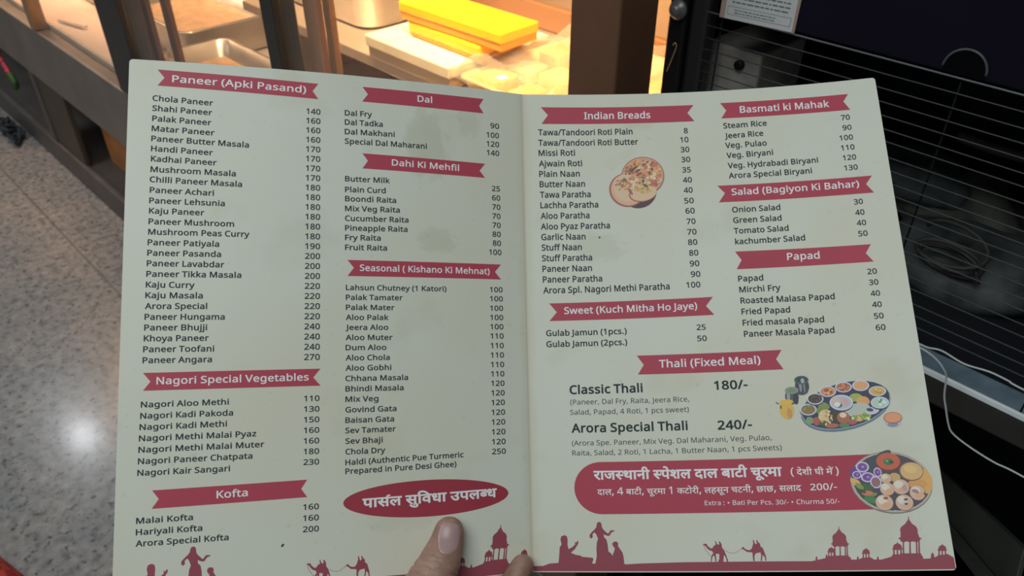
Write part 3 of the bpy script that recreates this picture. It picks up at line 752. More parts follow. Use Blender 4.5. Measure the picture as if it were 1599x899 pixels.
'प':(326,[[275,316,275,0,229,0,229,110,211,100,192,91,171,86,146,84,124,86,104,92,87,100,74,111,61,128,52,148,47,173,45,206,45,316,0,316,0,357,335,357,335,316],[229,316,92,316,92,212,92,191,94,175,96,162,99,152,103,145,109,138,126,128,151,125,173,127,194,136,213,147,229,161]]),
'ा':(149,[[98,316,98,0,51,0,51,316,0,316,0,357,157,357,157,316]]),
'स':(388,[[337,316,337,0,291,0,291,153,274,148,257,146,239,145,218,144,193,145,167,148,143,153,122,159,110,152,96,145,122,115,151,84,184,53,218,24,187,-7,156,21,127,50,100,78,76,104,57,127,42,147,32,163,26,175,24,185,23,195,25,206,32,216,43,223,60,226,73,224,85,219,95,211,104,201,114,213,120,229,124,246,125,263,124,279,122,294,119,307,115,316,0,316,0,357,397,357,397,316],[212,185,233,186,253,187,271,190,291,195,291,316,161,316,165,306,168,294,170,279,171,263,170,241,166,221,159,205,150,191,181,187]]),
'ल':(389,[[0,316,0,357,398,357,398,316,338,316,338,0,292,0,292,204,284,204,270,203,256,198,242,188,228,173,216,150,204,119,160,133,168,158,179,180,165,189,151,196,136,201,120,203,100,199,85,190,75,174,72,156,75,134,85,114,100,94,121,73,147,49,177,23,146,-7,115,21,86,48,61,74,42,101,30,128,26,158,29,186,40,208,56,224,75,236,96,242,117,245,141,243,163,236,184,226,203,213,241,237,287,245,292,245,292,316]]),
'ु':(0,[[-142,-7,-111,3,-78,6,-40,1,-11,-16,7,-41,13,-74,6,-106,-14,-132,-46,-148,-90,-154,-142,-147,-186,-128,-225,-97,-261,-57,-226,-33,-204,-58,-184,-78,-163,-94,-141,-104,-117,-110,-90,-113,-45,-102,-29,-70,-33,-54,-43,-42,-58,-35,-75,-33,-90,-34,-103,-36,-115,-40,-128,-45]]),
'ि':(149,[[51,316,0,316,0,357,46,357,40,370,35,384,32,399,30,416,39,456,64,488,103,508,153,515,205,510,253,495,296,471,336,438,372,399,404,353,356,353,296,420,231,460,163,473,127,469,100,456,83,436,77,410,78,394,82,380,88,368,95,357,157,357,157,316,98,316,98,0,51,0]]),
'व':(319,[[328,316,268,316,268,0,222,0,222,95,206,85,186,76,162,70,134,68,105,71,79,80,57,94,40,113,30,137,26,164,35,208,59,240,98,260,146,267,165,266,187,264,196,262,203,261,200,219,189,221,176,223,162,224,149,225,117,221,93,209,78,190,73,165,77,139,91,122,111,111,135,108,163,111,186,121,206,134,222,149,222,316,0,316,0,357,328,357]]),
'ध':(353,[[362,316,302,316,302,0,256,0,256,86,237,76,217,67,193,61,163,59,123,65,91,82,71,109,64,144,65,159,69,174,76,188,85,200,61,213,41,231,28,254,24,283,30,315,48,340,74,357,107,363,135,359,158,347,174,328,179,305,173,279,156,254,121,277,126,283,130,289,131,296,132,302,131,311,126,318,118,324,106,326,91,323,78,314,70,299,67,281,69,264,76,251,86,242,99,235,113,231,128,228,146,231,165,233,179,232,191,231,187,191,179,191,171,191,146,188,126,179,114,165,110,146,114,125,126,111,145,102,168,99,196,102,219,112,239,125,256,141,256,316,220,316,220,357,362,357]]),
'उ':(315,[[0,357,323,357,323,316,260,316,274,293,279,267,267,221,233,188,253,169,270,146,283,119,287,87,283,61,274,39,258,22,238,10,215,2,188,0,156,4,126,18,97,41,69,75,42,121,17,180,57,194,74,152,93,115,113,85,135,62,158,47,184,43,205,45,223,53,234,68,238,92,235,115,225,135,209,155,189,173,171,170,152,169,149,209,186,213,212,224,227,241,232,266,230,282,223,296,214,308,202,316,0,316]]),
'ब':(328,[[336,316,277,316,277,0,230,0,230,95,213,85,193,76,168,70,138,68,108,71,81,80,58,94,41,113,30,137,26,164,35,208,61,240,101,260,152,267,172,266,194,264,204,262,212,261,209,221,196,223,183,225,168,226,154,227,143,226,132,225,210,129,220,137,230,147,230,316,0,316,0,357,336,357],[73,165,78,139,92,120,114,109,139,106,149,106,159,107,168,109,177,112,96,213,79,193]]),
'र':(235,[[227,24,196,-7,163,21,132,50,104,78,79,104,59,127,43,147,33,163,27,175,24,185,23,195,25,206,32,216,43,223,60,226,73,224,85,219,95,211,104,200,123,213,137,229,144,248,147,269,146,282,144,295,141,307,137,316,0,316,0,357,244,357,244,316,184,316,191,293,193,263,190,234,180,210,165,189,146,173,122,158,96,146,124,116,156,84,191,53]]),
'ज':(426,[[375,316,375,0,329,0,329,213,250,213,230,213,217,214,236,196,250,174,260,150,263,125,260,101,251,81,238,65,220,55,200,48,178,46,148,50,120,63,93,87,67,121,42,169,18,230,59,245,76,197,95,159,114,128,144,98,176,88,192,90,206,98,215,111,218,130,213,155,200,178,181,199,157,217,173,253,329,253,329,316,0,316,0,357,435,357,435,316]]),
'थ':(369,[[318,316,318,0,271,0,271,103,253,93,231,84,206,78,177,76,132,83,94,104,65,138,48,185,94,199,124,217,141,240,146,268,143,293,133,312,118,323,98,326,85,325,75,319,68,311,65,299,77,276,112,265,107,225,74,233,48,247,32,269,26,298,32,326,47,347,71,359,99,363,122,360,144,353,163,340,179,322,190,299,193,269,187,231,170,200,142,176,105,157,119,139,134,127,154,119,180,117,208,119,231,128,252,141,271,158,271,316,224,316,224,357,377,357,377,316]]),
'न':(319,[[0,357,327,357,327,316,268,316,268,0,221,0,221,171,117,171,117,140,115,126,109,116,100,110,88,108,74,111,59,120,44,133,32,149,24,166,21,183,23,195,29,204,40,210,56,212,221,212,221,316,0,316]]),
'ी':(149,[[-106,353,-115,373,-121,392,-125,410,-126,430,-120,464,-102,491,-73,509,-35,515,-3,511,22,498,44,477,62,447,78,407,94,357,157,357,157,316,98,316,98,0,51,0,51,316,0,316,0,357,50,357,34,409,16,445,-5,467,-33,474,-53,470,-68,460,-77,443,-80,421,-78,402,-74,386,-68,370,-60,353]]),
'े':(0,[[-97,353,-109,394,-121,425,-133,447,-147,462,-163,470,-181,473,-193,472,-203,470,-221,465,-235,507,-211,513,-183,515,-154,511,-129,500,-107,480,-88,450,-71,408,-54,353]]),
'श':(391,[[70,109,52,111,36,119,26,131,23,146,26,161,33,172,45,178,60,180,70,179,81,176,94,170,110,159,136,172,157,192,171,220,175,254,171,283,158,306,139,320,114,325,99,323,88,317,81,308,79,296,81,287,85,278,93,268,107,261,127,255,155,253,145,213,98,221,65,240,45,266,38,297,43,324,58,345,83,358,117,363,143,360,168,351,189,335,206,314,217,286,221,253,216,215,201,179,177,150,146,127,171,103,196,77,218,50,238,25,201,-1,173,37,148,67,125,92,103,111,87,109],[339,316,339,0,293,0,293,316,242,316,242,357,399,357,399,316]]),
'द':(299,[[237,-33,225,-14,214,6,204,25,196,42,182,40,165,39,141,41,116,45,93,53,72,65,53,80,39,101,30,126,26,156,29,180,35,200,46,216,59,230,80,245,105,254,134,260,167,262,169,262,169,316,0,316,0,357,307,357,307,316,216,316,216,221,188,221,158,220,134,217,115,212,99,204,88,194,80,182,74,168,72,150,78,123,95,100,124,85,165,80,172,80,179,81,177,92,176,101,179,118,188,130,200,136,214,138,236,134,252,124,262,109,265,93,263,77,256,65,247,56,235,49,243,35,252,21,263,5,276,-14]]),
'ट':(289,[[298,316,213,316,213,200,182,200,156,199,136,196,118,190,104,183,80,157,72,123,76,98,85,78,100,62,118,51,139,45,163,43,191,44,215,50,238,58,261,70,277,27,251,16,223,8,194,2,164,0,127,4,93,15,65,33,44,58,31,89,26,126,31,161,46,189,69,212,97,228,130,238,165,241,167,241,167,316,0,316,0,357,298,357]]),
'च':(364,[[373,316,313,316,313,0,267,0,267,95,251,85,231,76,209,70,182,68,142,74,109,92,88,121,81,158,83,174,88,189,96,203,106,213,22,212,22,253,190,253,211,253,223,253,219,213,201,213,171,209,147,198,132,181,127,157,131,136,144,120,162,111,182,108,209,111,231,120,250,134,267,149,267,316,0,316,0,357,373,357]]),
'ू':(0,[[-36,-141,-51,-146,-67,-150,-83,-153,-99,-154,-138,-148,-167,-131,-185,-105,-191,-72,-185,-42,-165,-17,-134,1,-93,6,-53,2,-18,-10,12,-28,39,-52,62,-79,83,-109,48,-131,16,-89,-16,-58,-50,-39,-90,-33,-115,-36,-134,-44,-145,-57,-149,-74,-145,-92,-134,-104,-119,-110,-102,-113,-88,-112,-75,-109,-63,-106,-51,-101]]),
'म':(343,[[292,316,292,0,246,0,246,144,119,144,119,122,117,106,111,95,102,89,91,87,80,89,68,94,57,102,46,112,37,124,29,136,24,148,22,160,24,169,30,177,41,183,57,184,72,184,72,316,0,316,0,357,352,357,352,316],[246,316,119,316,119,184,246,184]]),
'घ':(339,[[348,316,288,316,288,0,242,0,242,95,223,85,202,76,178,70,149,68,109,74,77,91,56,118,49,153,51,169,55,184,63,198,74,210,53,223,37,241,27,262,24,285,26,302,30,316,0,316,0,357,348,357],[96,155,100,134,112,119,130,111,153,108,181,111,205,120,226,134,242,149,242,316,83,316,74,301,71,284,74,265,83,251,97,242,115,237,132,240,151,241,165,240,177,240,173,199,165,200,157,200,132,197,112,188,100,174]]),
'ं':(0,[[-106,443,-104,456,-97,467,-87,474,-75,477,-62,474,-52,467,-45,456,-43,443,-45,431,-52,420,-62,413,-75,410,-87,413,-97,420,-104,431]]),
'क':(438,[[446,316,260,316,260,200,290,222,327,229,361,223,388,205,405,176,411,137,409,110,403,81,391,51,374,22,333,46,346,66,356,88,363,112,365,136,363,160,354,176,341,186,323,190,291,179,260,148,260,0,213,0,213,100,198,89,179,78,156,70,130,68,104,71,79,79,58,92,41,112,30,136,26,167,34,208,58,240,94,260,140,267,154,266,170,265,184,263,195,261,191,219,181,221,168,223,155,224,143,225,113,221,91,210,78,192,73,168,77,141,90,123,109,112,131,108,155,111,176,120,195,133,213,149,213,316,0,316,0,357,446,357]]),
'ो':(149,[[98,316,98,0,51,0,51,316,0,316,0,357,157,357,157,316],[52,353,40,394,28,425,15,447,2,462,-14,470,-32,473,-44,472,-55,470,-72,465,-86,507,-62,513,-34,515,-5,511,20,500,41,480,61,450,78,408,95,353]]),
'ह':(305,[[184,40,203,47,218,56,228,69,231,85,227,104,215,119,193,128,161,132,126,127,100,115,85,96,79,71,81,54,86,37,96,19,113,0,138,-23,173,-51,142,-82,96,-42,62,-5,40,33,33,75,36,95,42,113,53,129,66,142,56,154,47,168,42,184,40,202,41,217,45,230,52,240,61,249,75,257,91,263,110,266,132,267,207,267,207,316,0,316,0,357,314,357,314,316,254,316,254,226,132,226,117,226,107,225,100,222,94,219,88,211,86,199,87,188,91,179,98,171,105,163,133,170,163,172,199,169,228,160,249,146,265,129,273,109,276,88,271,57,257,33,233,14,200,1]]),
'छ':(403,[[170,40,212,45,250,58,283,80,308,107,324,141,330,178,326,203,316,223,301,236,280,241,263,238,252,230,246,219,244,206,247,188,259,173,279,160,307,150,288,114,248,130,221,151,205,176,199,204,203,230,215,252,235,268,261,276,261,316,0,316,0,357,411,357,411,316,307,316,307,274,334,262,356,242,370,214,375,177,371,144,361,112,343,82,320,55,290,32,255,15,215,4,170,0,121,6,86,24,65,51,58,84,59,97,62,109,68,122,76,133,54,146,38,163,28,183,25,206,31,237,51,259,80,273,118,277,129,277,143,276,156,274,165,272,162,232,144,236,133,238,122,238,84,229,71,201,74,186,84,175,98,167,116,161,134,165,153,167,166,166,177,165,173,125,166,125,159,125,118,115,105,85,109,65,122,51,143,43]])}
SECTIONS=[
{'pg': 'L', 'kind': 'ribbon', 'poly': [(14.8, 5.32), (102.37, 7.19), (99.12, 11.88), (102.43, 16.65), (15.04, 14.83), (18.6, 10.04)], 'title': ('Paneer (Apki Pasand)', 22.62, 12.3, 95.5, 13.46, 3.97), 'names': [('Chola Paneer', 12.6, 23.88, 44.53, 24.99), ('Shahi Paneer', 12.62, 29.79, 44.16, 30.75), ('Palak Paneer', 12.71, 35.79, 43.8, 36.76), ('Matar Paneer', 12.6, 41.63, 45.62, 42.66), ('Paneer Butter Masala', 12.55, 47.52, 64.23, 48.86), ('Handi Paneer', 12.57, 53.32, 44.95, 54.41), ('Kadhai Paneer', 12.66, 59.23, 47.1, 60.21), ('Mushroom Masala', 12.62, 65.31, 57.45, 66.14), ('Chilli Paneer Masala', 12.38, 71.12, 60.85, 72.23), ('Paneer Achari', 12.54, 77.16, 46.01, 77.95), ('Paneer Lehsunia', 12.44, 83.17, 51.88, 83.76), ('Kaju Paneer', 12.49, 88.98, 41.14, 89.44), ('Paneer Mushroom', 12.42, 95.02, 57.01, 95.45), ('Mushroom Peas Curry', 12.42, 100.9, 65.3, 101.21), ('Paneer Patiyala', 12.25, 106.79, 49.32, 107.16), ('Paneer Pasanda', 12.24, 112.69, 50.44, 112.93), ('Paneer Lavabdar', 12.14, 118.5, 52.23, 118.83), ('Paneer Tikka Masala', 12.07, 124.39, 61.29, 124.6), ('Kaju Curry', 11.97, 130.3, 36.99, 130.54), ('Kaju Masala', 11.9, 136.18, 41.32, 136.3), ('Arora Special', 11.81, 142.15, 43.7, 142.18), ('Paneer Hungama', 11.81, 148.02, 52.99, 148.1), ('Paneer Bhujji', 11.81, 153.87, 43.93, 153.92), ('Khoya Paneer', 11.74, 159.74, 44.88, 159.75), ('Paneer Toofani', 11.58, 165.61, 47.81, 165.62), ('Paneer Angara', 11.49, 171.53, 46.76, 171.46)], 'ncap': 3.13, 'prices': [('140', 95.71, 26.19, 103.72, 26.19), ('160', 95.7, 31.97, 103.74, 31.97), ('160', 95.7, 37.76, 103.76, 37.76), ('160', 95.69, 43.54, 103.78, 43.54), ('170', 95.68, 49.33, 103.8, 49.33), ('170', 95.68, 55.12, 103.82, 55.12), ('170', 95.67, 60.91, 103.84, 60.91), ('170', 95.67, 66.71, 103.86, 66.71), ('180', 95.66, 72.5, 103.88, 72.5), ('180', 95.66, 78.29, 103.9, 78.29), ('180', 95.65, 84.08, 103.92, 84.08), ('180', 95.65, 89.88, 103.94, 89.88), ('180', 95.64, 95.67, 103.96, 95.67), ('180', 95.64, 101.47, 103.98, 101.47), ('190', 95.64, 107.26, 104.0, 107.26), ('200', 95.63, 113.05, 104.02, 113.05), ('200', 95.63, 118.85, 104.04, 118.85), ('200', 95.62, 124.64, 104.06, 124.64), ('220', 95.62, 130.43, 104.08, 130.43), ('220', 95.62, 136.22, 104.11, 136.22), ('220', 95.61, 142.01, 104.13, 142.01), ('220', 95.61, 147.81, 104.15, 147.81), ('240', 95.61, 153.59, 104.17, 153.59), ('240', 95.61, 159.38, 104.19, 159.38), ('240', 95.6, 165.17, 104.21, 165.17), ('270', 95.6, 170.96, 104.23, 170.96)], 'pcap': 3.23},
{'pg': 'L', 'kind': 'ribbon', 'poly': [(11.89, 176.76), (104.61, 175.94), (100.67, 180.77), (104.67, 185.47), (12.15, 186.26), (15.76, 181.46)], 'title': ('Nagori Special Vegetables', 18.79, 182.99, 98.24, 182.37, 3.77), 'names': [('Nagori Aloo Methi', 11.28, 195.1, 55.97, 194.65), ('Nagori Kadi Pakoda', 11.13, 201.04, 58.27, 200.63), ('Nagori Kadi Methi', 10.94, 206.95, 55.19, 206.46), ('Nagori Methi Malai Pyaz', 10.82, 212.85, 70.57, 212.25), ('Nagori Methi Malai Muter', 10.74, 218.79, 74.85, 218.17), ('Nagori Paneer Chatpata', 10.69, 224.77, 68.7, 224.14), ('Nagori Kair Sangari', 10.54, 230.76, 57.19, 230.35)], 'ncap': 2.98, 'prices': [('110', 95.72, 193.93, 104.2, 193.93), ('130', 95.71, 199.8, 104.2, 199.8), ('150', 95.71, 205.65, 104.2, 205.65), ('160', 95.71, 211.47, 104.2, 211.47), ('160', 95.7, 217.28, 104.2, 217.28), ('180', 95.7, 223.06, 104.2, 223.06), ('230', 95.69, 228.82, 104.2, 228.82)], 'pcap': 2.98},
{'pg': 'L', 'kind': 'ribbon', 'poly': [(18.09, 238.6), (97.79, 236.8), (94.63, 241.6), (97.86, 246.16), (18.12, 248.07), (21.54, 243.18)], 'title': ('Kofta', 50.56, 244.26, 66.6, 243.88, 3.75), 'names': [('Malai Kofta', 10.68, 255.32, 38.87, 254.85), ('Hariyali Kofta', 10.69, 261.1, 43.66, 260.66), ('Arora Special Kofta', 10.7, 266.85, 57.1, 266.27)], 'ncap': 2.93, 'prices': [('160', 95.72, 252.91, 104.22, 252.91), ('160', 95.72, 258.83, 104.25, 258.83), ('200', 95.72, 264.73, 104.29, 264.73)], 'pcap': 2.94},
{'pg': 'L', 'kind': 'ribbon', 'poly': [(127.99, 6.63), (203.1, 6.46), (200.09, 11.37), (202.94, 16.0), (127.85, 15.93), (131.17, 11.04)], 'title': ('Dal', 161.09, 12.75, 170.18, 12.76, 3.9), 'names': [('Dal Fry', 117.7, 25.46, 133.66, 25.23), ('Dal Tadka', 117.71, 31.24, 140.0, 30.83), ('Dal Makhani', 117.73, 37.12, 147.18, 36.58), ('Special Dal Maharani', 117.74, 42.99, 166.66, 42.54)], 'ncap': 3.2, 'prices': [('90', 207.28, 25.31, 213.05, 25.31), ('100', 204.65, 31.58, 212.85, 31.58), ('120', 204.59, 37.48, 212.82, 37.48), ('140', 204.57, 43.28, 212.8, 43.28)], 'pcap': 3.32},
{'pg': 'L', 'kind': 'ribbon', 'poly': [(128.01, 48.28), (203.35, 49.11), (199.78, 53.89), (203.19, 58.27), (128.01, 57.57), (131.19, 52.74)], 'title': ('Dahi Ki Mehfil', 145.27, 54.6, 186.61, 55.17, 3.76), 'names': [('Butter Milk', 117.95, 66.01, 144.2, 65.73), ('Plain Curd', 117.97, 72.55, 141.68, 72.05), ('Boondi Raita', 117.99, 78.13, 147.82, 77.71), ('Mix Veg Raita', 118.0, 84.03, 150.01, 83.5), ('Cucumber Raita', 118.02, 89.92, 155.15, 89.39), ('Pineapple Raita', 118.04, 95.7, 154.54, 95.11), ('Fry Raita', 118.05, 101.43, 138.67, 101.06), ('Fruit Raita', 118.07, 107.29, 142.34, 106.92)], 'ncap': 3.12, 'prices': [('25', 207.51, 66.4, 212.85, 66.4), ('60', 207.53, 72.35, 212.9, 72.35), ('70', 207.5, 78.27, 212.91, 78.27), ('70', 207.48, 84.1, 212.88, 84.1), ('70', 207.45, 89.9, 212.85, 89.9), ('80', 207.39, 95.64, 212.82, 95.64), ('80', 207.45, 101.31, 212.87, 101.31), ('100', 205.03, 107.11, 212.97, 107.11)], 'pcap': 3.24},
{'pg': 'L', 'kind': 'ribbon', 'poly': [(119.47, 113.17), (212.51, 113.06), (208.55, 117.79), (212.33, 122.44), (119.49, 122.61), (123.13, 117.74)], 'title': ('Seasonal ( Kishano Ki Mehnat)', 126.5, 119.44, 205.14, 119.46, 3.64), 'names': [('Lahsun Chutney (1 Katori)', 118.57, 130.84, 177.85, 130.61), ('Palak Tamater', 118.58, 136.6, 151.46, 136.41), ('Palak Mater', 118.6, 142.4, 146.61, 142.28), ('Aloo Palak', 118.54, 148.22, 143.15, 148.11), ('Jeera Aloo', 118.48, 154.02, 142.95, 153.93), ('Aloo Muter', 118.46, 159.84, 145.42, 159.77), ('Dum Aloo', 118.48, 165.63, 141.8, 165.56), ('Aloo Chola', 118.5, 171.44, 143.71, 171.37), ('Aloo Gobhi', 118.48, 177.26, 144.62, 177.19), ('Chhana Masala', 118.46, 183.21, 154.33, 183.1), ('Bhindi Masala', 118.47, 189.06, 151.68, 188.96), ('Mix Veg', 118.49, 194.89, 137.13, 194.85), ('Govind Gata', 118.5, 200.8, 147.49, 200.76), ('Baisan Gata', 118.48, 206.62, 146.1, 206.61), ('Sev Tamater', 118.5, 212.35, 147.07, 212.29), ('Sev Bhaji', 118.52, 218.23, 139.53, 218.17), ('Chola Dry', 118.57, 224.06, 140.98, 224.02), ('Haldi (Authentic Pue Turmeric', 118.58, 229.97, 187.11, 228.54), ('Prepared in Pure Desi Ghee)', 118.6, 234.84, 182.68, 233.79)], 'ncap': 2.96, 'prices': [('100', 205.02, 130.41, 213.34, 130.41), ('100', 205.01, 136.07, 213.34, 136.07), ('100', 204.98, 141.91, 213.35, 141.91), ('100', 204.97, 147.61, 213.35, 147.61), ('100', 204.95, 153.29, 213.36, 153.29), ('110', 204.93, 158.95, 213.36, 158.95), ('110', 204.9, 164.78, 213.37, 164.78), ('110', 204.88, 170.51, 213.37, 170.51), ('110', 204.86, 176.22, 213.37, 176.22), ('110', 204.84, 181.87, 213.38, 181.87), ('120', 204.82, 187.54, 213.38, 187.54), ('120', 204.8, 193.26, 213.38, 193.26), ('120', 204.78, 198.96, 213.38, 198.96), ('120', 204.75, 204.76, 213.38, 204.76), ('120', 204.73, 210.53, 213.38, 210.53), ('120', 204.7, 216.28, 213.38, 216.28), ('120', 204.68, 222.08, 213.38, 222.08), ('250', 204.66, 227.75, 213.38, 227.75)], 'pcap': 3.06},
{'pg': 'R', 'kind': 'ribbon', 'poly': [(12.1, 8.73), (112.41, 9.15), (108.08, 14.48), (112.23, 20.38), (12.3, 20.06), (16.65, 14.11)], 'title': ('Indian Breads', 40.25, 16.85, 83.72, 17.04, 4.48), 'names': [('Tawa/Tandoori Roti Plain', 9.94, 27.73, 71.47, 27.71), ('Tawa/Tandoori Roti Butter', 9.85, 34.72, 74.74, 34.81), ('Missi Roti', 9.83, 41.59, 33.47, 41.43), ('Ajwain Roti', 9.81, 48.69, 37.76, 48.54), ('Plain Naan', 9.88, 55.58, 36.01, 55.45), ('Butter Naan', 9.95, 62.36, 39.13, 62.24), ('Tawa Paratha', 10.01, 69.28, 42.47, 69.26), ('Lachha Paratha', 10.08, 76.1, 47.01, 76.14), ('Aloo Paratha', 10.06, 83.13, 41.17, 83.07), ('Aloo Pyaz Paratha', 9.95, 90.04, 53.8, 89.99), ('Garlic Naan', 10.1, 96.84, 38.1, 96.78), ('Stuff Naan', 10.16, 103.61, 35.5, 103.59), ('Stuff Paratha', 10.22, 110.43, 41.68, 110.41), ('Paneer Naan', 10.28, 117.22, 41.32, 117.13), ('Paneer Paratha', 10.34, 123.98, 47.43, 123.98), ('Arora Spl. Nagori Methi Paratha', 10.39, 130.87, 88.88, 130.35)], 'ncap': 3.81, 'prices': [('8', 104.81, 28.36, 107.46, 28.36), ('10', 102.05, 34.48, 107.42, 34.48), ('30', 101.82, 41.2, 107.5, 41.2), ('30', 101.83, 47.99, 107.57, 47.99), ('35', 101.91, 54.92, 107.47, 54.92), ('40', 101.84, 61.71, 107.61, 61.71), ('40', 101.92, 68.56, 107.59, 68.56), ('50', 101.75, 75.53, 107.72, 75.53), ('60', 102.0, 82.23, 107.86, 82.23), ('70', 102.22, 89.15, 107.82, 89.15), ('70', 102.13, 96.01, 107.95, 96.01), ('80', 102.12, 102.74, 107.92, 102.74), ('80', 102.34, 109.62, 108.04, 109.62), ('90', 102.24, 116.44, 108.15, 116.44), ('90', 102.38, 123.23, 108.26, 123.23), ('100', 99.15, 129.91, 107.75, 129.91)], 'pcap': 3.47},
{'pg': 'R', 'kind': 'ribbon', 'poly': [(13.86, 137.21), (114.71, 136.39), (110.12, 141.86), (114.74, 147.56), (13.79, 148.23), (18.49, 142.79)], 'title': ('Sweet (Kuch Mitha Ho Jaye)', 23.05, 143.99, 104.8, 143.46, 4.09), 'names': [('Gulab Jamun (1pcs.)', 11.49, 157.52, 60.97, 157.21), ('Gulab Jamun (2pcs.)', 11.46, 164.33, 60.94, 164.03)], 'ncap': 3.5, 'prices': [('25', 103.45, 156.48, 108.99, 156.48), ('50', 103.33, 163.35, 109.07, 163.35)], 'pcap': 3.24},
{'pg': 'R', 'kind': 'ribbon', 'poly': [(129.87, 8.78), (211.09, 9.51), (207.62, 14.43), (211.12, 20.47), (129.78, 19.46), (133.39, 14.2)], 'title': ('Basmati ki Mahak', 142.09, 16.39, 198.7, 17.13, 4.45), 'names': [('Steam Rice', 130.51, 26.42, 158.32, 26.36), ('Jeera Rice', 130.9, 33.34, 155.44, 33.12), ('Veg. Pulao', 130.57, 40.0, 156.93, 39.93), ('Veg. Biryani', 130.79, 46.82, 160.27, 46.58), ('Veg. Hydrabadi Biryani', 131.0, 53.69, 187.27, 54.14), ('Arora Special Biryani', 130.98, 60.43, 182.71, 60.88)], 'ncap': 3.53, 'prices': [('70', 204.73, 27.08, 210.15, 27.08), ('90', 204.76, 34.07, 210.23, 34.07), ('100', 202.01, 40.81, 210.22, 40.81), ('110', 202.07, 47.54, 210.25, 47.54), ('120', 202.28, 54.33, 210.34, 54.33), ('130', 202.25, 61.13, 210.35, 61.13)], 'pcap': 3.33},
{'pg': 'R', 'kind': 'ribbon', 'poly': [(123.31, 64.94), (217.85, 66.06), (213.72, 71.3), (217.57, 77.21), (123.44, 75.98), (127.71, 70.16)], 'title': ('Salad (Bagiyon Ki Bahar)', 131.83, 71.7, 209.61, 72.61, 4.15), 'names': [('Onion Salad', 131.15, 83.12, 160.84, 83.41), ('Green Salad', 131.18, 90.01, 160.89, 90.38), ('Tomato Salad', 130.97, 96.94, 164.43, 97.24), ('kachumber Salad', 131.14, 103.84, 173.58, 104.16)], 'ncap': 3.52, 'prices': [('30', 205.0, 83.83, 210.35, 83.83), ('40', 204.91, 90.76, 210.31, 90.76), ('40', 204.91, 97.56, 210.36, 97.56), ('50', 204.89, 104.4, 210.32, 104.4)], 'pcap': 3.31},
{'pg': 'R', 'kind': 'ribbon', 'poly': [(130.55, 108.49), (211.18, 109.97), (207.58, 115.32), (211.35, 120.95), (130.65, 119.77), (134.12, 114.09)], 'title': ('Papad', 161.48, 115.9, 180.75, 116.38, 4.3), 'names': [('Papad', 130.9, 127.6, 146.02, 127.71), ('Mirchi Fry', 130.98, 134.48, 155.63, 134.61), ('Roasted Malasa Papad', 131.06, 141.38, 186.42, 142.21), ('Fried Papad', 131.06, 148.25, 159.81, 148.59), ('Fried masala Papad', 131.12, 155.15, 178.68, 155.75), ('Paneer Masala Papad', 131.27, 162.01, 183.77, 162.65)], 'ncap': 3.55, 'prices': [('20', 206.82, 128.51, 212.28, 128.51), ('30', 206.92, 135.29, 212.21, 135.29), ('40', 206.86, 142.1, 212.2, 142.1), ('40', 206.8, 148.93, 212.19, 148.93), ('50', 206.86, 155.88, 212.29, 155.88), ('60', 206.9, 162.85, 212.37, 162.85)], 'pcap': 3.24},
{'pg': 'R', 'kind': 'ribbon', 'poly': [(66.3, 170.87), (152.26, 171.02), (148.59, 176.47), (152.27, 182.73), (66.41, 182.4), (70.21, 176.59)], 'title': ('Thali (Fixed Meal)', 79.38, 178.6, 139.43, 178.62, 4.52), 'names': [('Classic Thali', 24.74, 193.22, 68.75, 193.0), ('Arora Special Thali', 25.04, 216.27, 93.95, 216.21)], 'ncap': 5.04, 'prices': [('180/-', 111.08, 193.03, 130.69, 193.03), ('240/-', 111.3, 216.6, 131.05, 216.6)], 'pcap': 4.97}]
DESC=[('(Paneer, Dal Fry, Raita, Jeera Rice,', 24.84, 199.68, 95.91, 199.48, 3.01), ('Salad, Papad, 4 Roti, 1 pcs sweet)', 24.63, 205.75, 95.29, 205.59, 2.99), ('(Arora Spe. Paneer, Mix Veg. Dal Maharani, Veg. Pulao,', 25.08, 224.09, 141.41, 223.67, 2.96), ('Raita, Salad, 2 Roti, 1 Lacha, 1 Butter Naan, 1 pcs Sweets)', 25.03, 229.91, 146.57, 229.6, 2.94)]
EXTRA=[('Extra : • Bati Per Pcs. 30/- • Churma 50/-', 100.57, 259.79, 174.58, 260.49, 2.57), ('200/-', 159.84, 252.79, 174.2, 252.86, 3.55)]
HIN=[('राज{स}थानी {स}पेशल दाल बाटी चूरमा', 37.15, 244.09, 145.3, 244.25, 4.78), ('( देशी घी में )', 150.07, 243.96, 176.18, 244.32, 3.08), ('दाल, 4 बाटी, चूरमा 1 कटोरी, लहसून चटनी, छाछ, सलाद', 39.0, 253.02, 154.99, 252.9, 3.07)]
PAR=[('पास^ल सु%वधा उपल{ब}ध', 128.07, 253.63, 207.27, 252.37, 4.64)]
PILL=(25.61, 233.95, 196.25, 264.15)
ELL=(165.98, 250.63, 48.50000000000001, 10.199999999999989)
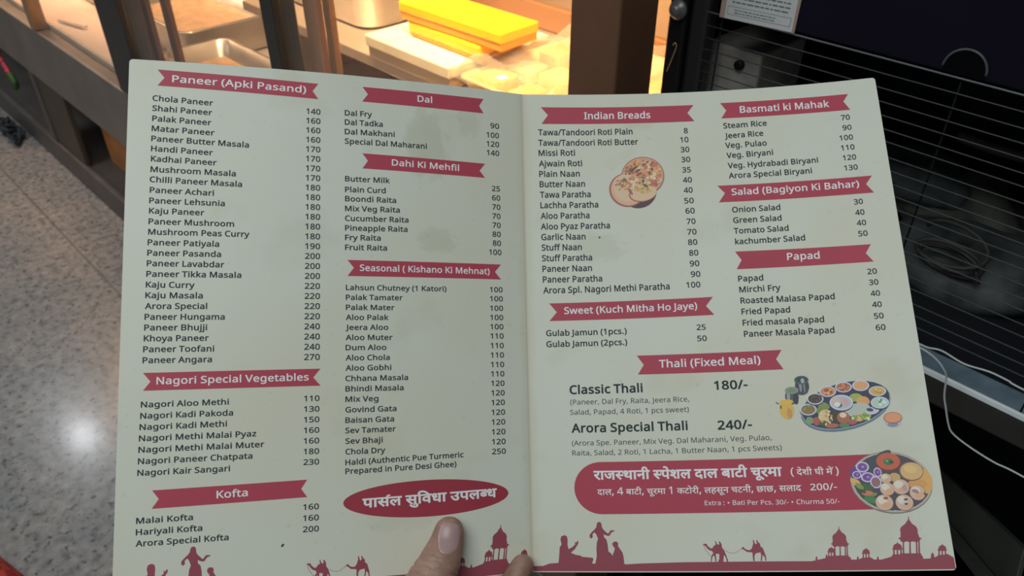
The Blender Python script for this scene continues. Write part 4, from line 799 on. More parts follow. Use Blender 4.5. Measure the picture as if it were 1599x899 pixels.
SKY=[[(0.45, 293.56), (6.02, 293.43), (9.76, 292.12), (14.96, 291.67), (54.64, 292.46), (61.94, 292.04), (87.26, 291.41), (126.19, 291.23), (156.26, 291.37), (160.16, 290.55), (164.92, 289.54), (176.85, 289.47), (176.98, 290.75), (180.62, 290.8), (182.79, 289.98), (186.95, 289.61), (188.84, 290.91), (192.51, 290.96), (197.57, 289.56), (213.29, 289.18), (213.64, 290.85), (217.48, 290.71), (221.2, 289.52), (225.68, 288.48), (228.81, 290.44), (229.12, 291.93), (228.59, 296.4), (0.6, 296.4)], [(14.93, 292.32), (15.53, 287.56), (15.9, 283.02), (17.12, 281.2), (16.51, 278.46), (17.03, 276.63), (18.91, 275.95), (20.29, 276.64), (20.69, 278.47), (20.51, 281.2), (20.98, 283.93), (22.87, 283.02), (25.02, 281.21), (24.74, 279.84), (25.74, 280.3), (26.25, 279.16), (26.93, 279.62), (26.75, 280.76), (24.69, 283.93), (22.3, 285.97), (25.04, 287.11), (27.8, 287.56), (28.7, 288.24), (32.84, 288.56), (28.2, 288.24), (34.87, 288.83), (35.15, 289.82), (34.27, 292.3)], [(36.1, 292.52), (37.2, 288.02), (37.14, 283.96), (37.51, 280.34), (38.3, 278.07), (37.25, 275.34), (36.36, 274.42), (35.16, 275.56), (35.33, 277.15), (34.36, 278.06), (33.47, 277.14), (33.52, 275.78), (34.74, 274.42), (36.91, 272.38), (37.65, 271.24), (37.96, 269.41), (38.69, 268.6), (40.08, 268.61), (40.6, 269.66), (40.88, 271.72), (41.75, 273.09), (44.2, 275.29), (44.93, 274.47), (45.67, 273.34), (47.75, 273.35), (48.1, 273.81), (46.32, 274.48), (45.08, 276.29), (43.92, 276.51), (41.64, 275.59), (41.81, 277.18), (43.13, 278.55), (43.71, 281.27), (43.99, 285.33), (45.33, 286.23), (46.19, 287.59), (47.21, 285.34), (47.75, 283.54), (46.66, 282.18), (46.4, 280.82), (47.47, 279.7), (49.3, 279.84), (49.81, 280.84), (49.65, 282.19), (50.72, 284.0), (52.01, 285.8), (52.56, 288.5), (52.81, 292.75)], [(97.83, 281.4), (99.85, 281.28), (100.43, 282.53), (102.11, 283.96), (103.11, 283.66), (103.77, 282.56), (104.94, 281.91), (104.74, 279.91), (105.11, 279.7), (105.53, 281.25), (106.28, 281.92), (106.96, 281.71), (106.77, 280.16), (107.32, 280.03), (108.18, 281.5), (108.36, 283.71), (109.38, 284.82), (110.09, 287.03), (110.61, 288.79), (111.13, 290.55), (110.94, 291.25), (110.32, 291.24), (110.13, 289.22), (109.17, 287.46), (108.84, 288.78), (108.41, 291.4), (105.54, 291.39), (106.34, 289.64), (106.55, 287.0), (104.56, 286.76), (104.67, 288.31), (104.66, 291.21), (104.04, 291.2), (103.81, 287.86), (102.76, 288.29), (102.06, 290.49), (102.0, 291.19), (101.47, 291.19), (102.0, 288.29), (103.25, 286.53), (102.66, 285.43), (100.93, 284.75), (99.69, 283.41), (99.18, 282.52), (98.01, 281.98)], [(118.97, 283.81), (120.13, 283.17), (120.91, 284.27), (122.17, 284.94), (123.93, 284.96), (124.77, 283.88), (125.69, 281.47), (125.6, 279.49), (126.05, 279.41), (126.65, 281.49), (127.05, 281.93), (127.77, 281.28), (127.34, 279.74), (127.93, 279.52), (128.66, 281.07), (129.5, 281.52), (129.38, 282.83), (130.78, 284.16), (131.27, 285.91), (131.94, 288.1), (132.13, 290.71), (131.54, 290.92), (131.29, 288.96), (130.24, 287.65), (129.82, 289.82), (129.49, 291.03), (128.93, 291.03), (129.46, 288.07), (129.27, 286.33), (126.61, 286.83), (125.84, 288.04), (125.64, 290.22), (125.79, 291.0), (124.92, 291.0), (124.8, 288.47), (124.89, 286.5), (123.82, 286.19), (121.86, 286.04), (120.42, 284.93), (119.37, 284.3)], [(110.18, 285.35), (111.67, 286.24), (113.87, 286.8), (116.15, 286.28), (118.04, 284.97), (119.43, 284.11), (119.35, 283.96), (117.95, 284.83), (116.09, 286.12), (113.88, 286.62), (111.75, 286.08), (110.28, 285.19)], [(98.12, 282.33), (99.26, 285.22), (101.1, 287.68), (102.6, 288.59), (102.7, 288.44), (101.23, 287.56), (99.42, 285.13), (98.29, 282.25)], [(209.22, 268.46), (209.52, 268.47), (209.42, 270.07), (210.61, 272.38), (212.35, 273.79), (212.98, 275.4), (212.72, 277.2), (213.04, 278.57), (213.15, 279.56), (214.43, 280.18), (213.49, 280.74), (212.97, 281.95), (212.03, 281.93), (211.29, 282.59), (210.43, 281.76), (209.05, 281.73), (208.08, 282.52), (207.33, 281.7), (205.83, 281.67), (205.07, 282.46), (204.64, 281.78), (203.65, 281.76), (203.39, 280.53), (202.37, 280.05), (203.78, 279.27), (204.1, 277.0), (204.09, 275.18), (204.97, 273.83), (206.9, 272.51), (208.9, 270.05)], [(204.47, 281.77), (205.16, 281.79), (204.49, 288.08), (203.63, 288.07)], [(207.83, 281.84), (208.52, 281.86), (207.84, 288.14), (206.98, 288.13)], [(211.18, 281.91), (211.86, 281.93), (211.17, 288.2), (210.31, 288.18)], [(212.37, 281.94), (213.06, 281.95), (212.36, 288.22), (211.51, 288.2)], [(202.8, 287.83), (212.86, 288.0), (212.96, 290.24), (202.27, 290.07)], [(172.61, 273.03), (172.86, 273.03), (172.81, 274.31), (173.83, 276.14), (175.29, 277.26), (175.84, 278.54), (175.67, 279.98), (175.96, 281.07), (176.07, 281.86), (177.14, 282.35), (176.38, 282.8), (175.98, 283.77), (175.21, 283.76), (174.62, 284.29), (173.89, 283.63), (172.76, 283.61), (171.98, 284.25), (171.36, 283.59), (170.12, 283.57), (169.52, 284.21), (169.16, 283.66), (168.35, 283.65), (168.11, 282.67), (167.26, 282.3), (168.4, 281.66), (168.61, 279.86), (168.57, 278.4), (169.26, 277.33), (170.81, 276.27), (172.39, 274.3)], [(169.02, 283.66), (169.58, 283.67), (169.17, 288.7), (168.46, 288.69)], [(171.77, 283.7), (172.33, 283.71), (171.91, 288.74), (171.2, 288.73)], [(174.51, 283.75), (175.07, 283.75), (174.64, 288.77), (173.94, 288.76)], [(175.49, 283.76), (176.05, 283.77), (175.62, 288.79), (174.92, 288.78)], [(167.78, 288.5), (176.02, 288.61), (176.15, 290.4), (167.4, 290.29)], [(201.91, 281.64), (202.07, 282.5), (203.33, 283.26), (203.78, 284.24), (203.57, 284.85), (204.07, 285.47), (203.52, 286.07), (199.07, 286.0), (198.68, 285.38), (199.35, 284.78), (199.32, 284.16), (200.04, 283.19), (201.51, 282.49)], [(199.18, 285.87), (199.93, 285.89), (199.63, 288.45), (198.78, 288.43)], [(200.94, 285.91), (201.69, 285.92), (201.38, 288.48), (200.54, 288.46)], [(202.7, 285.94), (203.44, 285.95), (203.13, 288.5), (202.29, 288.49)], [(198.64, 288.31), (203.31, 288.39), (203.84, 289.61), (197.77, 289.52)], [(167.51, 283.52), (167.65, 284.19), (168.66, 284.77), (169.04, 285.53), (168.89, 286.0), (169.29, 286.48), (168.87, 286.94), (165.36, 286.9), (165.04, 286.42), (165.56, 285.95), (165.52, 285.48), (166.07, 284.73), (167.21, 284.18)], [(165.44, 286.8), (166.03, 286.81), (165.84, 288.79), (165.18, 288.78)], [(166.83, 286.82), (167.42, 286.83), (167.23, 288.8), (166.56, 288.8)], [(168.22, 286.84), (168.81, 286.85), (168.61, 288.82), (167.95, 288.81)], [(165.06, 288.68), (168.75, 288.73), (169.2, 289.67), (164.4, 289.62)], [(185.48, 284.43), (185.62, 285.12), (186.64, 285.72), (187.01, 286.51), (186.85, 287.0), (187.26, 287.49), (186.82, 287.97), (183.23, 287.92), (182.91, 287.43), (183.45, 286.94), (183.41, 286.46), (183.99, 285.68), (185.16, 285.11)], [(183.32, 287.82), (183.92, 287.83), (183.7, 289.88), (183.02, 289.87)], [(184.74, 287.84), (185.34, 287.85), (185.12, 289.9), (184.44, 289.89)], [(186.16, 287.86), (186.76, 287.87), (186.53, 289.92), (185.86, 289.91)], [(182.9, 289.77), (186.68, 289.82), (187.12, 290.8), (182.21, 290.73)], [(224.07, 283.08), (224.2, 283.85), (225.29, 284.52), (225.66, 285.39), (225.48, 285.93), (225.9, 286.48), (225.41, 287.01), (221.54, 286.94), (221.21, 286.39), (221.81, 285.86), (221.79, 285.32), (222.43, 284.46), (223.71, 283.84)], [(221.64, 286.83), (222.29, 286.84), (221.99, 289.1), (221.25, 289.09)], [(223.17, 286.86), (223.82, 286.87), (223.52, 289.13), (222.78, 289.12)], [(224.7, 286.89), (225.35, 286.9), (225.04, 289.16), (224.31, 289.15)], [(221.13, 288.98), (225.2, 289.05), (225.64, 290.14), (220.35, 290.05)], [(158.28, 290.75), (158.7, 289.25), (159.11, 288.61), (159.41, 289.39), (159.47, 290.76)], [(179.81, 291.0), (180.24, 289.52), (180.65, 288.89), (180.93, 289.66), (180.97, 291.01)], [(190.07, 291.13), (190.51, 289.66), (190.92, 289.04), (191.19, 289.8), (191.22, 291.15)], [(163.68, 289.74), (164.1, 288.24), (164.51, 287.6), (164.8, 288.38), (164.85, 289.75)], [(217.13, 290.91), (217.79, 288.63), (218.34, 287.6), (219.17, 288.66), (219.02, 290.94)]]
NAAN=[(73.02, 66.25, 11.75, 11.18, -20, (70, 45, 50)), (65.8, 65.24, 11.5, 11.14, 25, (150, 85, 75)), (66.31, 64.99, 10.79, 10.4, 25, (200, 150, 120)), (76.34, 56.42, 13.96, 13.0, -15, (150, 85, 75)), (76.34, 56.32, 13.36, 12.37, -15, (192, 140, 102)), (65.61, 63.93, 8.28, 9.36, -15, (196, 165, 130)), (75.68, 67.91, 8.96, 5.44, -10, (160, 85, 70)), (76.2, 67.56, 8.6, 5.1, -10, (198, 165, 128)), (67.76, 66.08, 3.0, 0.94, 60, (150, 80, 70)), (76.51, 58.58, 0.75, 0.84, 17, (170, 85, 65)), (67.04, 60.63, 1.61, 1.2, 56, (215, 150, 80)), (70.53, 53.97, 0.55, 0.63, 54, (170, 85, 65)), (81.8, 47.65, 1.11, 1.21, 79, (215, 180, 145)), (69.83, 49.05, 1.77, 1.26, 22, (215, 150, 80)), (72.33, 60.53, 0.65, 0.68, 71, (170, 85, 65)), (86.44, 52.64, 1.86, 1.32, 1, (215, 180, 145)), (66.85, 50.96, 1.41, 1.21, 105, (90, 85, 60)), (70.42, 51.33, 0.6, 0.63, 11, (170, 85, 65)), (85.0, 57.95, 0.85, 0.73, 120, (195, 95, 80)), (69.56, 63.42, 0.7, 0.63, 51, (195, 95, 80)), (72.54, 51.35, 1.06, 0.79, 82, (195, 95, 80)), (66.31, 51.63, 0.45, 0.58, 58, (215, 180, 145)), (77.71, 47.61, 0.71, 0.69, 45, (215, 180, 145)), (74.05, 55.82, 1.61, 1.1, 73, (195, 95, 80)), (73.67, 50.17, 0.76, 0.74, 39, (195, 95, 80)), (66.61, 60.2, 1.41, 1.04, 75, (215, 150, 80)), (78.8, 61.65, 0.65, 0.57, 40, (215, 180, 145)), (70.3, 52.49, 0.91, 0.89, 92, (215, 180, 145)), (69.66, 52.26, 0.96, 0.68, 29, (170, 85, 65)), (85.39, 58.97, 1.5, 0.99, 155, (170, 85, 65)), (68.06, 52.89, 0.6, 0.74, 135, (215, 180, 145)), (77.87, 49.1, 1.51, 1.37, 61, (90, 85, 60)), (74.48, 56.31, 0.8, 0.84, 109, (190, 120, 75)), (74.34, 55.3, 0.65, 0.68, 53, (190, 120, 75)), (71.13, 57.72, 1.1, 0.78, 80, (215, 150, 80)), (82.57, 60.64, 1.71, 1.3, 10, (90, 85, 60)), (70.38, 59.42, 1.56, 1.31, 42, (215, 180, 145)), (73.77, 61.84, 1.3, 1.25, 107, (215, 150, 80)), (78.15, 64.14, 1.2, 1.2, 100, (90, 85, 60)), (86.27, 60.16, 1.7, 1.31, 11, (90, 85, 60)), (79.84, 53.39, 1.71, 1.32, 15, (190, 120, 75)), (73.73, 48.96, 0.96, 0.89, 99, (190, 120, 75)), (78.21, 51.07, 0.76, 0.63, 65, (170, 85, 65)), (68.06, 60.45, 0.75, 0.78, 13, (190, 120, 75)), (80.73, 62.14, 1.45, 1.2, 120, (215, 150, 80)), (73.32, 56.32, 0.95, 1.1, 143, (215, 180, 145)), (73.16, 52.95, 1.06, 0.79, 133, (170, 85, 65)), (74.12, 60.91, 0.8, 0.52, 116, (90, 85, 60)), (79.01, 64.9, 1.1, 0.83, 102, (170, 85, 65)), (85.91, 60.19, 1.26, 1.21, 111, (90, 85, 60)), (83.2, 48.76, 0.76, 0.53, 50, (195, 95, 80)), (72.5, 63.83, 1.15, 0.84, 42, (215, 180, 145)), (79.99, 52.5, 0.71, 0.63, 86, (215, 180, 145)), (65.9, 52.57, 0.86, 1.1, 79, (170, 85, 65)), (68.75, 53.18, 1.26, 1.1, 19, (215, 150, 80)), (76.17, 64.54, 1.05, 0.78, 160, (170, 85, 65)), (72.76, 48.24, 1.11, 0.74, 119, (215, 150, 80)), (72.24, 63.93, 1.46, 1.14, 113, (90, 85, 60)), (82.42, 62.36, 1.0, 0.78, 34, (90, 85, 60)), (80.11, 57.4, 1.05, 1.21, 95, (190, 120, 75)), (70.46, 52.44, 0.86, 1.05, 103, (195, 95, 80)), (81.02, 53.91, 1.05, 1.05, 76, (170, 85, 65)), (69.99, 50.79, 0.96, 1.16, 91, (170, 85, 65)), (80.84, 61.94, 1.1, 0.88, 19, (170, 85, 65)), (79.81, 61.58, 1.2, 1.25, 169, (215, 180, 145)), (82.58, 48.95, 1.21, 1.27, 125, (195, 95, 80)), (77.31, 61.33, 1.36, 1.15, 135, (90, 85, 60)), (82.5, 51.86, 1.16, 0.84, 72, (90, 85, 60)), (75.26, 55.97, 0.75, 0.63, 177, (215, 150, 80)), (71.38, 51.21, 1.67, 1.31, 39, (215, 150, 80)), (86.54, 59.8, 2.0, 1.36, 154, (215, 180, 145)), (85.18, 51.06, 1.15, 0.89, 122, (215, 150, 80)), (77.37, 51.62, 0.71, 0.68, 12, (190, 120, 75)), (69.06, 59.7, 1.36, 1.04, 137, (215, 180, 145)), (82.04, 56.16, 1.05, 1.15, 81, (170, 85, 65)), (78.36, 57.18, 1.36, 1.36, 161, (195, 95, 80)), (78.31, 58.86, 0.75, 0.84, 20, (215, 150, 80)), (75.97, 55.73, 1.11, 1.26, 105, (190, 120, 75)), (77.45, 60.71, 0.95, 0.94, 41, (215, 180, 145)), (67.98, 54.42, 0.81, 0.73, 43, (90, 85, 60)), (86.76, 59.49, 0.9, 0.73, 77, (190, 120, 75)), (79.66, 57.23, 0.8, 0.99, 59, (215, 150, 80)), (87.36, 56.31, 1.36, 0.94, 115, (195, 95, 80)), (73.9, 46.0, 1.42, 1.32, 44, (215, 150, 80)), (73.27, 53.58, 1.51, 1.05, 78, (195, 95, 80)), (80.4, 49.93, 1.56, 1.16, 54, (215, 180, 145)), (67.51, 50.82, 1.37, 1.0, 122, (195, 95, 80)), (82.1, 47.77, 0.5, 0.53, 80, (170, 85, 65)), (71.5, 48.2, 1.21, 1.0, 90, (170, 85, 65)), (77.35, 57.25, 1.31, 0.94, 63, (170, 85, 65)), (77.21, 57.92, 1.71, 1.15, 178, (215, 180, 145)), (84.48, 62.29, 1.4, 1.2, 0, (170, 85, 65)), (81.87, 48.98, 0.81, 1.05, 8, (170, 85, 65)), (71.99, 55.75, 1.16, 0.79, 88, (215, 180, 145)), (82.55, 49.37, 0.76, 0.84, 126, (170, 85, 65)), (77.19, 46.11, 0.96, 0.74, 53, (195, 95, 80)), (74.79, 49.89, 0.76, 0.68, 111, (215, 180, 145)), (70.56, 63.46, 1.96, 1.3, 104, (215, 180, 145)), (76.66, 50.8, 0.6, 0.74, 103, (215, 180, 145)), (69.28, 49.93, 1.31, 1.05, 80, (170, 85, 65)), (86.01, 52.2, 1.36, 1.05, 64, (195, 95, 80)), (77.9, 63.24, 1.45, 1.14, 2, (90, 85, 60)), (71.78, 53.27, 0.65, 0.58, 24, (170, 85, 65)), (78.62, 50.08, 1.51, 1.26, 38, (195, 95, 80)), (85.58, 59.92, 0.85, 0.63, 6, (190, 120, 75)), (74.04, 50.71, 1.26, 1.0, 155, (215, 180, 145)), (81.04, 55.17, 0.91, 1.16, 13, (190, 120, 75)), (72.27, 46.16, 0.76, 0.53, 171, (195, 95, 80)), (78.62, 52.77, 0.55, 0.63, 122, (215, 150, 80)), (68.36, 53.01, 1.06, 0.79, 9, (170, 85, 65)), (79.0, 60.87, 0.75, 0.73, 49, (215, 150, 80)), (73.54, 49.69, 0.81, 0.95, 57, (190, 120, 75)), (81.38, 55.45, 0.75, 0.94, 30, (190, 120, 75)), (73.19, 63.18, 0.9, 0.73, 10, (215, 180, 145)), (80.12, 46.96, 0.96, 0.63, 158, (90, 85, 60)), (75.86, 55.99, 1.2, 1.1, 107, (190, 120, 75)), (80.91, 59.11, 1.41, 0.94, 123, (190, 120, 75)), (84.76, 54.47, 0.8, 0.63, 153, (215, 180, 145)), (68.66, 50.17, 0.55, 0.47, 149, (190, 120, 75)), (73.47, 52.75, 0.96, 1.0, 80, (215, 150, 80)), (73.4, 52.17, 1.01, 0.79, 139, (195, 95, 80)), (87.35, 53.31, 0.7, 0.68, 137, (170, 85, 65)), (69.74, 53.52, 1.16, 1.26, 120, (170, 85, 65)), (84.37, 59.19, 0.55, 0.63, 141, (195, 95, 80)), (82.7, 62.63, 1.0, 0.94, 20, (195, 95, 80)), (86.14, 52.58, 1.2, 1.0, 67, (215, 150, 80)), (83.69, 58.06, 1.15, 1.26, 120, (215, 180, 145)), (66.61, 53.48, 0.45, 0.52, 106, (170, 85, 65)), (84.78, 55.79, 1.76, 1.26, 18, (190, 120, 75)), (73.37, 56.43, 1.25, 0.84, 72, (190, 120, 75)), (83.27, 47.55, 1.11, 1.21, 20, (170, 85, 65)), (77.1, 55.45, 0.85, 0.73, 108, (170, 85, 65)), (83.87, 60.01, 1.35, 1.04, 130, (195, 95, 80)), (67.37, 52.56, 0.6, 0.52, 34, (170, 85, 65)), (84.58, 54.1, 1.21, 0.94, 34, (215, 150, 80)), (69.01, 51.24, 1.26, 1.05, 1, (190, 120, 75)), (82.14, 57.0, 1.41, 1.05, 151, (215, 180, 145)), (80.87, 54.64, 0.91, 0.79, 159, (90, 85, 60)), (79.86, 61.58, 1.25, 1.04, 148, (215, 150, 80)), (71.87, 53.33, 1.71, 1.31, 153, (195, 95, 80)), (69.91, 56.89, 0.76, 0.73, 76, (215, 180, 145)), (74.48, 48.3, 1.01, 1.0, 169, (190, 120, 75)), (71.65, 63.7, 1.2, 1.2, 49, (190, 120, 75)), (65.54, 58.59, 0.85, 0.73, 11, (170, 85, 65)), (83.54, 49.83, 0.9, 0.63, 95, (195, 95, 80)), (71.75, 58.26, 1.15, 0.89, 74, (215, 150, 80)), (84.8, 60.41, 0.45, 0.57, 1, (90, 85, 60)), (84.0, 55.39, 1.36, 1.15, 95, (215, 180, 145)), (65.6, 54.56, 0.6, 0.58, 24, (90, 85, 60)), (69.32, 52.04, 1.46, 1.31, 23, (90, 85, 60)), (80.29, 61.08, 1.25, 0.94, 23, (215, 180, 145)), (79.59, 57.59, 0.9, 0.84, 104, (215, 180, 145)), (70.99, 58.4, 1.71, 1.15, 26, (215, 180, 145)), (85.21, 48.95, 1.61, 1.21, 111, (195, 95, 80)), (72.48, 58.76, 1.1, 1.25, 109, (215, 180, 145)), (82.12, 60.68, 1.25, 0.94, 172, (195, 95, 80)), (76.5, 59.63, 1.31, 0.89, 90, (90, 85, 60)), (68.4, 57.79, 1.21, 1.04, 3, (195, 95, 80)), (69.97, 57.68, 1.71, 1.26, 50, (190, 120, 75)), (62.44, 63.15, 0.85, 0.57, 169, (100, 100, 65)), (64.3, 58.14, 1.16, 0.78, 122, (100, 100, 65)), (60.33, 59.07, 1.15, 0.78, 8, (200, 95, 75)), (64.55, 59.19, 0.76, 0.57, 165, (200, 95, 75)), (63.74, 62.3, 1.1, 0.78, 78, (190, 120, 75)), (67.78, 62.95, 0.6, 0.68, 83, (100, 100, 65)), (61.15, 60.72, 0.3, 0.36, 112, (190, 120, 75)), (62.93, 58.46, 0.6, 0.42, 16, (200, 95, 75)), (61.96, 60.58, 0.3, 0.31, 48, (190, 120, 75)), (66.92, 61.04, 0.45, 0.47, 103, (200, 95, 75)), (66.29, 64.52, 0.95, 0.73, 179, (190, 120, 75)), (61.62, 60.31, 0.5, 0.37, 14, (100, 100, 65)), (67.25, 63.35, 0.45, 0.31, 93, (190, 120, 75)), (67.6, 60.59, 0.55, 0.63, 37, (200, 95, 75)), (66.31, 60.29, 0.75, 0.68, 96, (200, 95, 75)), (64.92, 62.81, 0.45, 0.42, 134, (100, 100, 65)), (65.42, 59.85, 0.55, 0.57, 163, (100, 100, 65)), (63.39, 62.14, 0.6, 0.52, 179, (100, 100, 65)), (64.59, 58.41, 0.45, 0.37, 48, (190, 120, 75)), (62.48, 59.29, 0.71, 0.57, 156, (190, 120, 75)), (62.23, 61.32, 0.9, 0.68, 7, (190, 120, 75)), (59.35, 61.55, 0.5, 0.63, 67, (190, 120, 75)), (63.8, 60.01, 0.86, 0.68, 69, (200, 95, 75)), (63.82, 61.63, 0.6, 0.52, 41, (200, 95, 75)), (58.73, 61.85, 0.6, 0.47, 48, (100, 100, 65)), (65.49, 61.47, 0.7, 0.68, 8, (190, 120, 75)), (64.72, 64.63, 0.75, 0.73, 156, (190, 120, 75)), (65.12, 58.89, 0.7, 0.52, 93, (100, 100, 65)), (68.45, 61.66, 0.55, 0.68, 117, (100, 100, 65)), (63.08, 63.38, 0.6, 0.62, 112, (200, 95, 75)), (59.95, 61.62, 0.65, 0.78, 95, (200, 95, 75)), (59.79, 60.78, 0.55, 0.57, 130, (190, 120, 75)), (62.04, 59.12, 0.3, 0.31, 62, (100, 100, 65)), (61.32, 61.35, 0.75, 0.62, 99, (100, 100, 65)), (62.23, 63.36, 0.8, 0.62, 146, (190, 120, 75)), (64.27, 58.76, 0.96, 0.68, 135, (100, 100, 65)), (61.1, 64.84, 0.65, 0.78, 95, (190, 120, 75)), (62.69, 59.19, 0.65, 0.68, 112, (100, 100, 65)), (62.79, 62.17, 0.6, 0.68, 104, (100, 100, 65)), (64.09, 58.29, 0.86, 0.73, 92, (100, 100, 65)), (76.81, 64.77, 0.8, 0.88, 159, (205, 140, 70)), (80.44, 66.05, 0.75, 0.94, 175, (185, 150, 80)), (74.61, 64.69, 1.0, 0.88, 69, (185, 150, 80)), (78.74, 66.87, 0.85, 0.99, 104, (185, 150, 80)), (71.41, 64.53, 1.35, 0.94, 162, (185, 150, 80)), (75.99, 66.88, 1.3, 0.88, 43, (205, 140, 70)), (78.32, 64.72, 0.6, 0.57, 146, (205, 140, 70)), (73.75, 65.65, 0.6, 0.47, 25, (185, 150, 80)), (78.22, 64.66, 0.85, 0.99, 99, (185, 150, 80)), (77.1, 64.05, 1.0, 0.68, 41, (185, 150, 80)), (73.38, 65.12, 0.6, 0.62, 161, (205, 140, 70)), (72.6, 65.66, 1.15, 0.83, 178, (205, 140, 70)), (75.0, 66.68, 1.24, 0.83, 98, (185, 150, 80)), (71.64, 64.85, 0.65, 0.62, 158, (185, 150, 80)), (71.61, 50.74, 2.27, 0.74, -35, (75, 80, 70)), (70.03, 52.01, 2.02, 0.63, -40, (75, 75, 70)), (73.53, 52.65, 2.02, 0.63, -35, (85, 80, 70)), (73.9, 55.03, 2.51, 0.73, -25, (150, 70, 60)), (76.78, 57.49, 1.76, 0.63, 15, (90, 105, 80)), (81.01, 62.36, 1.41, 0.63, 20, (120, 130, 70))]
